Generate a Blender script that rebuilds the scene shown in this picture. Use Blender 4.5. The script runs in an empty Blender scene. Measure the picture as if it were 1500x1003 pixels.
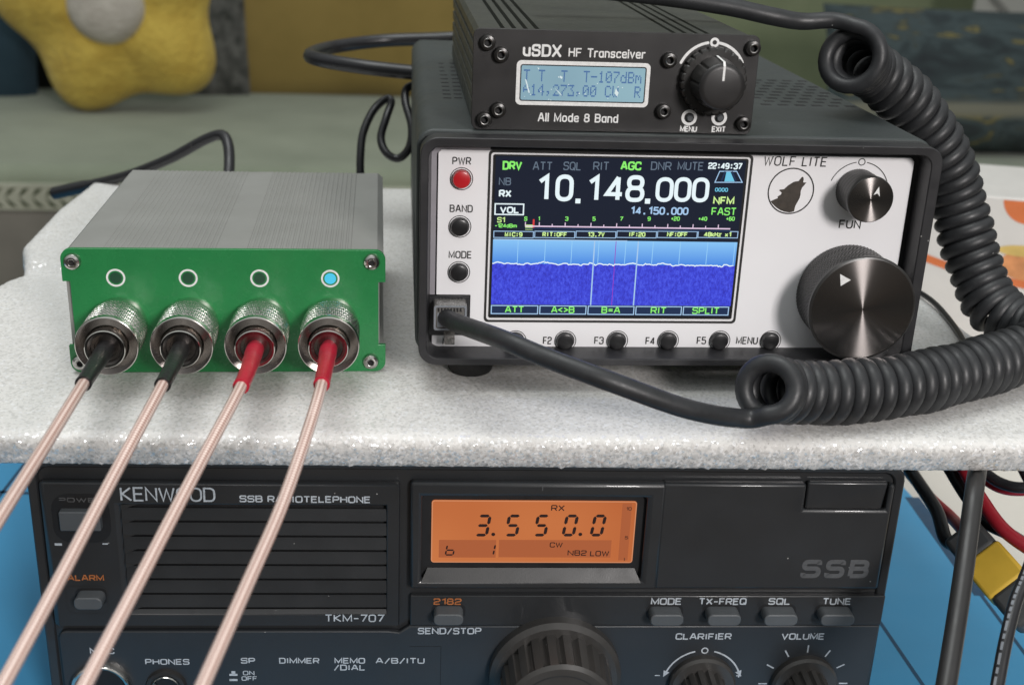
import bpy, math, random
from mathutils import Vector, Matrix
random.seed(7)
S = 0.001                                            # the script is written in millimetres
scene = bpy.context.scene
# ------------------------------------------------------------------ camera
PITCH, ROLL, YAW = 21.13099, 2.31092, -4.05193
CAM = Vector((-13.9872, -329.6987, 269.6430))
FPX = 1765.572                                       # focal length in pixels of the 1500 px wide photograph
def cam_rows():
    p, r, y = (math.radians(a) for a in (PITCH, ROLL, YAW))
    Rz = Matrix.Rotation(y, 3, 'Z')
    ri, fw, up = Rz @ Vector((1, 0, 0)), Rz @ Vector((0, math.cos(p), -math.sin(p))), Rz @ Vector((0, math.sin(p), math.cos(p)))
    c, s = math.cos(r), math.sin(r)
    return c*ri + s*up, -s*ri + c*up, fw
RI, UP, FW = cam_rows()
cd = bpy.data.cameras.new('camera'); cam = bpy.data.objects.new('camera', cd)
scene.collection.objects.link(cam); scene.camera = cam
cam.matrix_world = Matrix(((RI.x, UP.x, -FW.x, CAM.x*S), (RI.y, UP.y, -FW.y, CAM.y*S), (RI.z, UP.z, -FW.z, CAM.z*S), (0, 0, 0, 1)))
cd.sensor_width = 36; cd.lens = 36*FPX/1500; cd.clip_start = 0.02; cd.clip_end = 30
cd.dof.use_dof = True; cd.dof.focus_distance = 0.385; cd.dof.aperture_fstop = 17
# ------------------------------------------------------------------ world, lamps, exposure
w = bpy.data.worlds.new('World'); scene.world = w; w.use_nodes = True
wb = w.node_tree.nodes['Background']; wb.inputs[1].default_value = 0.6
_tc = w.node_tree.nodes.new('ShaderNodeTexCoord'); _sx = w.node_tree.nodes.new('ShaderNodeSeparateXYZ'); _rp = w.node_tree.nodes.new('ShaderNodeValToRGB')
w.node_tree.links.new(_tc.outputs['Generated'], _sx.inputs[0]); w.node_tree.links.new(_sx.outputs[2], _rp.inputs[0]); w.node_tree.links.new(_rp.outputs[0], wb.inputs[0])
_e = _rp.color_ramp.elements; _e[0].position = 0.0; _e[0].color = (0.10, 0.10, 0.095, 1); _e[1].position = 0.75; _e[1].color = (0.94, 0.985, 0.98, 1)   # a room: dim towards the floor, pale towards the ceiling
def area(name, loc, to, sx, sy, power, col):
    l = bpy.data.lights.new(name, 'AREA'); l.shape = 'RECTANGLE'; l.size = sx; l.size_y = sy; l.energy = power; l.color = col
    o = bpy.data.objects.new(name, l); scene.collection.objects.link(o)
    o.location = loc; o.rotation_euler = (Vector(to)-Vector(loc)).to_track_quat('-Z', 'Y').to_euler()
    return o
area('window_light', (0.62, -1.45, 0.75), (0.05, 0.05, 0.15), 0.28, 0.34, 22, (1.0, 0.95, 0.93))
area('ceiling_light', (-0.25, 0.15, 1.75), (0, 0.2, 0), 1.2, 0.9, 15, (0.96, 0.985, 0.975))
vs = scene.view_settings; vs.view_transform = 'Standard'; vs.look = 'None'; vs.exposure = 0; vs.gamma = 1
try: vs.use_curve_mapping = False
except Exception: pass
scene.cycles.use_denoising = True
scene.cycles.max_bounces = 8
# ------------------------------------------------------------------ pixel rays: where a sight line of the photograph meets a real surface
def ray(x, y): return RI*((x-750)/FPX) - UP*((y-501.5)/FPX) + FW
def at_depth(x, y, d): return CAM + ray(x, y)*d
def on_z(x, y, z): r = ray(x, y); return CAM + r*((z-CAM.z)/r.z)
class Frame:
    """a thing's own axes: x to the right along its front, y into it, z up"""
    def __init__(s, loc, yaw):
        s.o = Vector(loc); s.yaw = math.radians(yaw)
        s.u = Vector((math.cos(s.yaw), math.sin(s.yaw), 0)); s.n = Vector((-math.sin(s.yaw), math.cos(s.yaw), 0))
    def uv(s, px, py, Y=0.0):
        r = ray(px, py); p = CAM + r*((s.o + s.n*Y - CAM).dot(s.n)/r.dot(s.n)) - s.o
        return p.dot(s.u), p.z
    def mm(s, px, py, Y=0.0):                        # millimetres per pixel there
        return s.uv(px+1, py, Y)[0] - s.uv(px, py, Y)[0]
    def loc(s, P):
        d = Vector(P)-s.o; return Vector((d.dot(s.u), d.dot(s.n), d.z))
# ------------------------------------------------------------------ materials
def srgb(r, g, b):
    f = lambda c: (c/255/12.92 if c/255 <= 0.04045 else ((c/255+0.055)/1.055)**2.4)
    return (f(r), f(g), f(b))
class NT:
    def __init__(s, name):
        s.m = bpy.data.materials.new(name); s.m.use_nodes = True; s.t = s.m.node_tree; s.n = s.t.nodes
        s.p = s.n['Principled BSDF']
    def node(s, typ, **kw):
        n = s.n.new(typ)
        for k, v in kw.items():
            if k in n.inputs: n.inputs[k].default_value = v
            else: setattr(n, k, v)
        return n
    def link(s, a, b): s.t.links.new(a, b)
    def coord(s): return s.node('ShaderNodeTexCoord').outputs['Object']
    def noise(s, scale, detail=3.0, rough=0.55):
        n = s.node('ShaderNodeTexNoise', Scale=scale, Detail=detail, Roughness=rough); s.link(s.coord(), n.inputs['Vector']); return n
    def ramp(s, fac, stops):
        r = s.node('ShaderNodeValToRGB'); e = r.color_ramp.elements
        while len(e) < len(stops): e.new(0.5)
        for i, (p, c) in enumerate(stops): e[i].position = p; e[i].color = (*c, 1)
        s.link(fac, r.inputs[0]); return r.outputs[0]
    def bump(s, h, strength, dist):
        b = s.node('ShaderNodeBump', Strength=strength, Distance=dist); s.link(h, b.inputs['Height']); s.link(b.outputs[0], s.p.inputs['Normal']); return b
def mat(name, col, rough=0.5, metal=0.0, var=0.12, vscale=60, bscale=None, bstr=0.2, bdist=0.0001, dust=0.0, spec=0.5, coat=0.0):
    k = NT(name); P = k.p
    P.inputs['Roughness'].default_value = rough; P.inputs['Metallic'].default_value = metal
    P.inputs['Specular IOR Level'].default_value = spec; P.inputs['Coat Weight'].default_value = coat
    n = k.noise(vscale, 4)
    c = k.ramp(n.outputs[0], [(0.3, tuple(x*(1-var) for x in col)), (0.7, tuple(min(1, x*(1+var)) for x in col))])
    if dust > 0:
        v = k.node('ShaderNodeTexVoronoi', Scale=391.0); k.link(k.coord(), v.inputs['Vector'])
        sp = k.node('ShaderNodeSeparateColor'); k.link(v.outputs['Color'], sp.inputs[0])
        a = k.node('ShaderNodeMath', operation='GREATER_THAN'); a.inputs[1].default_value = 1-dust; k.link(sp.outputs[0], a.inputs[0])
        b = k.node('ShaderNodeMath', operation='LESS_THAN'); b.inputs[1].default_value = 0.095; k.link(v.outputs['Distance'], b.inputs[0])
        mu = k.node('ShaderNodeMath', operation='MULTIPLY'); k.link(a.outputs[0], mu.inputs[0]); k.link(b.outputs[0], mu.inputs[1])
        m2 = k.node('ShaderNodeMath', operation='MULTIPLY'); m2.inputs[1].default_value = 0.55; k.link(mu.outputs[0], m2.inputs[0])
        mx = k.node('ShaderNodeMix', data_type='RGBA'); k.link(m2.outputs[0], mx.inputs[0]); k.link(c, mx.inputs[6]); mx.inputs[7].default_value = (0.5, 0.5, 0.48, 1)
        c = mx.outputs[2]
    k.link(c, P.inputs['Base Color'])
    rr = k.node('ShaderNodeMapRange'); n2 = k.noise(vscale*2.3, 3); k.link(n2.outputs[0], rr.inputs[0])
    rr.inputs[1].default_value = 0.3; rr.inputs[2].default_value = 0.7; rr.inputs[3].default_value = rough*0.85; rr.inputs[4].default_value = min(1, rough*1.15)
    k.link(rr.outputs[0], P.inputs['Roughness'])
    if bscale: k.bump(k.noise(bscale, 2).outputs[0], bstr, bdist)
    return k.m
def glow(name, rgb, strength=1.0, base=(0.01, 0.01, 0.012), rough=0.25, spec=0.3):
    k = NT(name); P = k.p; P.inputs['Base Color'].default_value = (*base, 1); P.inputs['Roughness'].default_value = rough
    P.inputs['Specular IOR Level'].default_value = spec
    P.inputs['Emission Color'].default_value = (*srgb(*rgb), 1); P.inputs['Emission Strength'].default_value = strength
    return k.m
M = {}
M['case_black'] = mat('radiotelephone_black_plastic', (0.020, 0.0215, 0.0235), 0.38, bscale=2500, bstr=0.2, dust=0.025, coat=0.25, vscale=25, var=0.15)
M['panel_blue'] = mat('radiotelephone_slate_plastic', (0.0225, 0.0258, 0.030), 0.45, bscale=2500, bstr=0.2, dust=0.012, vscale=25, var=0.12)
M['recess'] = mat('recess_black', (0.006, 0.006, 0.007), 0.6)
M['key_grey'] = mat('key_grey_rubber', (0.075, 0.082, 0.088), 0.5, bscale=3000, bstr=0.15)
M['sill'] = mat('sill_grey_plastic', (0.020, 0.0205, 0.021), 0.4, bscale=2500, bstr=0.2)
M['ink_pale'] = mat('ink_pale_grey', (0.42, 0.46, 0.50), 0.6, vscale=900, var=0.2)
M['ink_white'] = mat('ink_white', (0.75, 0.75, 0.74), 0.6, vscale=900, var=0.1)
M['ink_orange'] = mat('ink_orange', (0.36, 0.12, 0.035), 0.6, vscale=900, var=0.2)
M['ink_dim'] = mat('ink_dim_grey', (0.075, 0.077, 0.08), 0.6, vscale=900)
M['ink_black'] = mat('ink_black', (0.018, 0.017, 0.017), 0.6)
M['knob_black'] = mat('knob_black', (0.022, 0.021, 0.020), 0.33, dust=0.02, vscale=100)
M['dial_black'] = mat('dial_charcoal_plastic', (0.040, 0.038, 0.036), 0.36, dust=0.02, vscale=100)
M['alu_black'] = mat('black_anodised_aluminium', (0.017, 0.016, 0.016), 0.38, bscale=4000, bstr=0.3, dust=0.05, vscale=40)
M['fin_black'] = mat('black_anodised_extrusion', (0.050, 0.053, 0.046), 0.42, metal=0.3, dust=0.04, vscale=40)
M['screw_black'] = mat('black_oxide_steel', (0.018, 0.017, 0.016), 0.3, metal=0.3)
M['socket_steel'] = mat('worn_socket_rim', (0.35, 0.34, 0.33), 0.3, metal=1)
M['shell'] = mat('transceiver_shell_plastic', (0.038, 0.046, 0.046), 0.50, bscale=3500, bstr=0.5, dust=0.06, vscale=18, var=0.18)
M['bezel'] = mat('bezel_black_plastic', (0.022, 0.022, 0.024), 0.38, bscale=3500, bstr=0.35, dust=0.05)
M['white_panel'] = mat('white_panel', (0.82, 0.815, 0.83), 0.42, var=0.02, vscale=20)
M['rim_reflection_grey'] = mat('rim_reflection_grey', (0.30, 0.285, 0.31), 0.3)
M['red_button'] = mat('red_button', (0.48, 0.012, 0.018), 0.3, coat=0.3)
M['black_button'] = mat('black_button', (0.012, 0.012, 0.013), 0.35)
M['rubber'] = mat('foot_rubber', (0.012, 0.012, 0.012), 0.7)
M['cord'] = mat('cord_black_rubber', (0.020, 0.021, 0.023), 0.47, bscale=2500, bstr=0.12, dust=0.03, vscale=200, var=0.2)
M['cable_black'] = mat('cable_black_pvc', (0.013, 0.013, 0.015), 0.32, dust=0.01)
M['cable_grey'] = mat('cable_charcoal_pvc', (0.022, 0.0215, 0.0215), 0.38)
M['wire_red'] = mat('wire_red_silicone', (0.30, 0.010, 0.020), 0.42)
M['sleeve_red'] = mat('heat_shrink_red', (0.42, 0.008, 0.030), 0.38, bscale=700, bstr=0.4, bdist=0.0003)
M['sleeve_black'] = mat('heat_shrink_black', (0.010, 0.010, 0.011), 0.38, bscale=700, bstr=0.4, bdist=0.0003)
M['nickel'] = mat('nickel_plate', (0.70, 0.68, 0.64), 0.17, metal=1, var=0.08, vscale=300)
M['nickel_dark'] = mat('nickel_dark_reflection', (0.25, 0.225, 0.213), 0.24, metal=1, var=0.1, vscale=300)  # darker copy of the nickel: the dark room's reflection put into the colour
M['steel'] = mat('stainless_steel', (0.55, 0.53, 0.51), 0.22, metal=1)
M['pcb'] = mat('green_solder_mask', (0.020, 0.195, 0.058), 0.27, var=0.06, vscale=90, bscale=1200, bstr=0.05)
M['pcb_hole'] = mat('unlit_window_green', (0.010, 0.060, 0.028), 0.45)
M['alu_grey'] = mat('grey_anodised_aluminium', (0.285, 0.287, 0.272), 0.45, metal=0.2, vscale=30, var=0.05, bscale=4000, bstr=0.15)
M['led'] = glow('lit_blue_lamp', (70, 190, 225), 1.1, rough=0.4)
M['brushed'] = None
k = NT('brushed_black_face'); P = k.p
P.inputs['Base Color'].default_value = (0.27, 0.25, 0.242, 1); P.inputs['Metallic'].default_value = 1; P.inputs['Roughness'].default_value = 0.25
P.inputs['Anisotropic'].default_value = 1.0; P.inputs['Anisotropic Rotation'].default_value = 0.25
tg = k.node('ShaderNodeTangent', direction_type='RADIAL', axis='Y'); k.link(tg.outputs[0], P.inputs['Tangent'])
M['brushed'] = k.m
# clear plug
k = NT('clear_polycarbonate'); P = k.p
P.inputs['Base Color'].default_value = (0.55, 0.53, 0.50, 1); P.inputs['Roughness'].default_value = 0.15; P.inputs['Transmission Weight'].default_value = 0.75; P.inputs['IOR'].default_value = 1.45
k.bump(k.noise(600, 2).outputs[0], 0.35, 0.0004); M['clear'] = k.m
# coax braid under clear jacket
k = NT('braided_pink_jacket'); P = k.p
u = k.node('ShaderNodeUVMap'); sx = k.node('ShaderNodeSeparateXYZ'); k.link(u.outputs[0], sx.inputs[0])
def mth(k, op, a, b=None):
    n = k.node('ShaderNodeMath', operation=op)
    for i, v in enumerate((a, b)):
        if v is None: continue
        if isinstance(v, (int, float)): n.inputs[i].default_value = v
        else: k.link(v, n.inputs[i])
    return n.outputs[0]
a1 = mth(k, 'SINE', mth(k, 'MULTIPLY', mth(k, 'ADD', mth(k, 'MULTIPLY', sx.outputs[0], 4.0), mth(k, 'MULTIPLY', sx.outputs[1], 0.56)), 6.28318))
a2 = mth(k, 'SINE', mth(k, 'MULTIPLY', mth(k, 'SUBTRACT', mth(k, 'MULTIPLY', sx.outputs[0], 4.0), mth(k, 'MULTIPLY', sx.outputs[1], 0.56)), 6.28318))
br = mth(k, 'MULTIPLY', a1, a2)
c = k.ramp(mth(k, 'MULTIPLY_ADD', br, 0.5), [(0.10, (0.30, 0.165, 0.135)), (0.48, (0.53, 0.36, 0.305)), (0.85, (0.84, 0.71, 0.645))])
k.link(c, P.inputs['Base Color']); P.inputs['Roughness'].default_value = 0.38; P.inputs['Coat Weight'].default_value = 0.5; P.inputs['Coat Roughness'].default_value = 0.15
k.bump(br, 0.16, 0.0002); M['braid'] = k.m
for n in k.n:
    if n.type == 'MATH' and n.operation == 'MULTIPLY_ADD': n.inputs[2].default_value = 0.5
# packing foam: every cell tilts its own way and glints
def foam_mat(name, t1, t2, lo, hi, top, rough, glint):
    k = NT(name); P = k.p
    geo = k.node('ShaderNodeNewGeometry')
    v1 = k.node('ShaderNodeTexVoronoi', Scale=1150.0); k.link(k.coord(), v1.inputs['Vector'])
    v2 = k.node('ShaderNodeTexVoronoi', Scale=620.0); k.link(k.coord(), v2.inputs['Vector'])
    acc = geo.outputs['Normal']
    for v, amt in ((v1, t1), (v2, t2)):
        s1 = k.node('ShaderNodeVectorMath', operation='SUBTRACT'); k.link(v.outputs['Color'], s1.inputs[0]); s1.inputs[1].default_value = (0.5, 0.5, 0.5)
        s2 = k.node('ShaderNodeVectorMath', operation='SCALE'); k.link(s1.outputs[0], s2.inputs[0]); s2.inputs['Scale'].default_value = amt
        s3 = k.node('ShaderNodeVectorMath', operation='ADD'); k.link(acc, s3.inputs[0]); k.link(s2.outputs[0], s3.inputs[1]); acc = s3.outputs[0]
    nm = k.node('ShaderNodeVectorMath', operation='NORMALIZE'); k.link(acc, nm.inputs[0]); k.link(nm.outputs[0], P.inputs['Normal'])
    sc = k.node('ShaderNodeSeparateColor'); k.link(v1.outputs['Color'], sc.inputs[0])
    big = k.noise(28, 4)
    c1 = k.ramp(sc.outputs[2], [(0.0, (lo, lo*.985, lo*.95)), (0.86, (hi, hi*.985, hi*.955)), (0.95, (top, top, top))])
    c2 = k.ramp(big.outputs[0], [(0.3, (0.92, 0.92, 0.92)), (0.7, (1, 1, 1))])
    mx = k.node('ShaderNodeMix', data_type='RGBA', blend_type='MULTIPLY'); mx.inputs[0].default_value = 1; k.link(c1, mx.inputs[6]); k.link(c2, mx.inputs[7])
    k.link(mx.outputs[2], P.inputs['Base Color']); P.inputs['Roughness'].default_value = rough; P.inputs['Specular IOR Level'].default_value = 0.25
    # a few cell skins face their own way and glint
    v3 = k.node('ShaderNodeTexVoronoi', Scale=1250.0); k.link(k.coord(), v3.inputs['Vector']); s3c = k.node('ShaderNodeSeparateColor'); k.link(v3.outputs['Color'], s3c.inputs[0])
    g1 = k.node('ShaderNodeVectorMath', operation='SUBTRACT'); k.link(v3.outputs['Color'], g1.inputs[0]); g1.inputs[1].default_value = (0.5, 0.5, 0.5)
    g2 = k.node('ShaderNodeVectorMath', operation='SCALE'); k.link(g1.outputs[0], g2.inputs[0]); g2.inputs['Scale'].default_value = 0.62
    g3 = k.node('ShaderNodeVectorMath', operation='ADD'); k.link(geo.outputs['Normal'], g3.inputs[0]); k.link(g2.outputs[0], g3.inputs[1])
    g4 = k.node('ShaderNodeVectorMath', operation='NORMALIZE'); k.link(g3.outputs[0], g4.inputs[0])
    gl = k.node('ShaderNodeBsdfGlossy', Roughness=0.16); gl.inputs['Color'].default_value = (1, 1, 1, 1); k.link(g4.outputs[0], gl.inputs['Normal'])
    gm = k.node('ShaderNodeMapRange'); k.link(s3c.outputs[1], gm.inputs[0]); gm.inputs[1].default_value = 0.62; gm.inputs[2].default_value = 0.8; gm.inputs[3].default_value = 0.0; gm.inputs[4].default_value = glint
    ms = k.node('ShaderNodeMixShader'); k.link(gm.outputs[0], ms.inputs[0]); k.link(P.outputs[0], ms.inputs[1]); k.link(gl.outputs[0], ms.inputs[2])
    k.link(ms.outputs[0], k.n['Material Output'].inputs['Surface'])
    return k.m
M['foam'] = foam_mat('expanded_foam_skin', 0.13, 0.06, 0.68, 0.72, 0.77, 0.5, 0.17)
M['foam_cut'] = foam_mat('expanded_foam_cut_edge', 0.30, 0.16, 0.67, 0.73, 0.80, 0.5, 0.30)
def fabric(name, c0, c1, vs=8, bs=900, bstr=0.5, bdist=0.001):
    k = NT(name); n = k.noise(vs, 5, 0.6); k.link(k.ramp(n.outputs[0], [(0.32, c0), (0.68, c1)]), k.p.inputs['Base Color'])
    k.p.inputs['Roughness'].default_value = 0.9; k.p.inputs['Specular IOR Level'].default_value = 0.15; k.p.inputs['Sheen Weight'].default_value = 0.2
    k.bump(k.noise(bs, 3).outputs[0], bstr, bdist); return k.m
M['sofa'] = fabric('sage_green_fabric', (0.205, 0.235, 0.170), (0.265, 0.295, 0.220))
M['sofa_back'] = fabric('olive_green_fabric', (0.18, 0.21, 0.125), (0.23, 0.26, 0.16))
M['sofa_front'] = fabric('grey_brown_fabric', (0.19, 0.18, 0.155), (0.26, 0.245, 0.21))
M['brown'] = fabric('mustard_brown_fabric', (0.215, 0.155, 0.045), (0.29, 0.21, 0.065), vs=5)
M['yellow'] = fabric('yellow_plush', (0.47, 0.32, 0.058), (0.62, 0.46, 0.095), vs=30, bs=130, bstr=0.9, bdist=0.005)
M['plush_grey'] = fabric('pale_grey_plush', (0.44, 0.405, 0.355), (0.56, 0.525, 0.465), vs=25, bs=160, bstr=0.9, bdist=0.004)
M['teal'] = fabric('dark_teal_fabric', (0.020, 0.042, 0.060), (0.034, 0.065, 0.085))
M['dark'] = fabric('gap_shade_black', (0.008, 0.009, 0.008), (0.016, 0.016, 0.014))
M['strip'] = fabric('grey_gap_pattern', (0.025, 0.028, 0.024), (0.15, 0.15, 0.14), vs=45)
M['trim'] = fabric('cream_trim', (0.36, 0.37, 0.29), (0.43, 0.44, 0.35), vs=40)
M['leaf'] = fabric('green_leaf_embroidery', (0.045, 0.060, 0.028), (0.075, 0.09, 0.045))
k = NT('dark_patterned_fabric'); n = k.noise(11, 3); n.inputs['Distortion'].default_value = 1.2
mp = k.node('ShaderNodeMapping'); mp.inputs['Scale'].default_value = (0.8, 1, 2.4); k.link(k.coord(), mp.inputs[0]); k.link(mp.outputs[0], n.inputs['Vector'])
c = k.ramp(n.outputs[0], [(0.30, (0.016, 0.022, 0.026)), (0.44, (0.028, 0.042, 0.045)), (0.52, (0.048, 0.070, 0.074)), (0.58, (0.035, 0.045, 0.042)), (0.63, (0.18, 0.155, 0.05)), (0.68, (0.045, 0.05, 0.045))])
sx = k.node('ShaderNodeSeparateXYZ'); k.link(k.coord(), sx.inputs[0])
band = k.ramp(sx.outputs[2], [(0.0, (0, 0, 0)), (1.0, (0, 0, 0))]); rr = k.node('ShaderNodeMapRange'); k.link(sx.outputs[2], rr.inputs[0]); rr.inputs[1].default_value = -0.06; rr.inputs[2].default_value = -0.03
c2 = k.ramp(rr.outputs[0], [(0.0, (0.03, 0.03, 0.03)), (0.35, (1, 1, 1)), (0.65, (1, 1, 1)), (1.0, (0.0, 0.0, 0.0))])
mx = k.node('ShaderNodeMix', data_type='RGBA'); k.link(c2, mx.inputs[0]); k.link(c, mx.inputs[6]); mx.inputs[7].default_value = (0.17, 0.17, 0.13, 1)
k.link(mx.outputs[2], k.p.inputs['Base Color']); k.p.inputs['Roughness'].default_value = 0.9; M['pattern'] = k.m
M['poster'] = fabric('off_white_board', (0.30, 0.30, 0.275), (0.36, 0.36, 0.33), vs=6)
M['poster_line'] = mat('grey_board_line', (0.16, 0.16, 0.145), 0.8)
M['table'] = mat('cream_table_top', (0.60, 0.575, 0.52), 0.45, var=0.04, vscale=9)
M['mat_blue'] = mat('blue_rubber_mat', (0.056, 0.30, 0.54), 0.5, var=0.06, vscale=14, bscale=3000, bstr=0.15)
M['mat_edge'] = mat('blue_mat_groove_shade', (0.012, 0.060, 0.125), 0.55)
M['carton'] = mat('white_carton', (0.62, 0.60, 0.57), 0.45, var=0.03)
M['print_orange'] = mat('print_orange', (0.62, 0.16, 0.045), 0.45)
M['print_peach'] = mat('print_peach', (0.62, 0.26, 0.10), 0.45, var=0.25, vscale=90)
M['print_yellow'] = mat('print_yellow', (0.62, 0.44, 0.13), 0.45, var=0.15, vscale=90)
M['xt_yellow'] = mat('yellow_nylon', (0.60, 0.385, 0.04), 0.45, bscale=800, bstr=0.3)
M['xt_grey'] = mat('grey_heat_shrink', (0.05, 0.052, 0.053), 0.45)
M['label_white'] = mat('pale_cable_print', (0.20, 0.215, 0.24), 0.4)
M['floor'] = mat('dark_wood_floor', (0.12, 0.09, 0.065), 0.5, vscale=3)
M['wall'] = mat('pale_wall', (0.45, 0.45, 0.42), 0.9, vscale=3)
# screen paints: they give off light
M['tft_dark'] = glow('screen_dark', (17, 25, 42), rough=0.12, spec=0.5)
M['tft_white'] = glow('screen_white', (232, 246, 250))
M['tft_grey'] = glow('screen_grey', (98, 112, 128))
M['tft_green'] = glow('screen_green', (140, 240, 110))
M['tft_lime'] = glow('screen_pale_lime', (205, 240, 150))
M['tft_cyan'] = glow('screen_cyan', (110, 195, 225))
M['tft_red'] = glow('screen_red', (215, 60, 60))
M['tft_pink'] = glow('screen_pale_pink', (225, 200, 225))
M['tft_magenta'] = glow('screen_magenta', (150, 55, 190))
M['tft_navy'] = glow('screen_navy', (24, 44, 78))
M['tft_frame'] = glow('screen_pale_blue', (165, 200, 235))
M['tft_grid'] = glow('screen_grid_blue', (150, 205, 245))
k = NT('screen_spectrum'); P = k.p; P.inputs['Base Color'].default_value = (0.01, 0.01, 0.012, 1); P.inputs['Roughness'].default_value = 0.25
sx = k.node('ShaderNodeSeparateXYZ'); k.link(k.node('ShaderNodeTexCoord').outputs['Generated'], sx.inputs[0])
c = k.ramp(sx.outputs[2], [(0.0, srgb(70, 135, 225)), (1.0, srgb(135, 195, 245))]); k.link(c, P.inputs['Emission Color']); P.inputs['Emission Strength'].default_value = 1; M['tft_spec'] = k.m
k = NT('screen_waterfall'); P = k.p; P.inputs['Base Color'].default_value = (0.01, 0.01, 0.012, 1); P.inputs['Roughness'].default_value = 0.25
n = k.noise(1500, 3, 0.7); mp = k.node('ShaderNodeMapping'); mp.inputs['Scale'].default_value = (1, 1, 0.55); mp.inputs['Rotation'].default_value = (0, 0.4, 0); k.link(k.coord(), mp.inputs[0]); k.link(mp.outputs[0], n.inputs['Vector'])
c = k.ramp(n.outputs[0], [(0.33, srgb(48, 50, 182)), (0.5, srgb(58, 68, 214)), (0.68, srgb(76, 90, 230))]); k.link(c, P.inputs['Emission Color']); P.inputs['Emission Strength'].default_value = 1; M['tft_fall'] = k.m
M['lcd_orange'] = None
k = NT('amber_backlit_lcd'); P = k.p; P.inputs['Base Color'].default_value = (0.02, 0.01, 0.005, 1); P.inputs['Roughness'].default_value = 0.3
n = k.noise(14, 2); c = k.ramp(n.outputs[0], [(0.3, srgb(176, 90, 46)), (0.7, srgb(204, 122, 70))]); k.link(c, P.inputs['Emission Color']); P.inputs['Emission Strength'].default_value = 1; M['lcd_orange'] = k.m
M['lcd_shade'] = glow('amber_lcd_band', (168, 90, 50))
M['lcd_edge'] = glow('amber_lcd_rim', (206, 138, 98))
M['lcd_ink'] = mat('lcd_dark_segment', (0.020, 0.006, 0.005), 0.5)
k = NT('blue_grey_backlit_lcd'); P = k.p; P.inputs['Base Color'].default_value = (0.03, 0.04, 0.05, 1); P.inputs['Roughness'].default_value = 0.2
n = k.noise(22, 2); c = k.ramp(n.outputs[0], [(0.3, srgb(124, 156, 172)), (0.7, srgb(148, 184, 194))]); k.link(c, P.inputs['Emission Color']); P.inputs['Emission Strength'].default_value = 0.95; M['lcd_blue'] = k.m
M['lcd_pixel'] = glow('lcd_blue_pixel', (72, 108, 158))
M['lcd_speck'] = glow('lcd_lint', (215, 228, 228))
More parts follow.
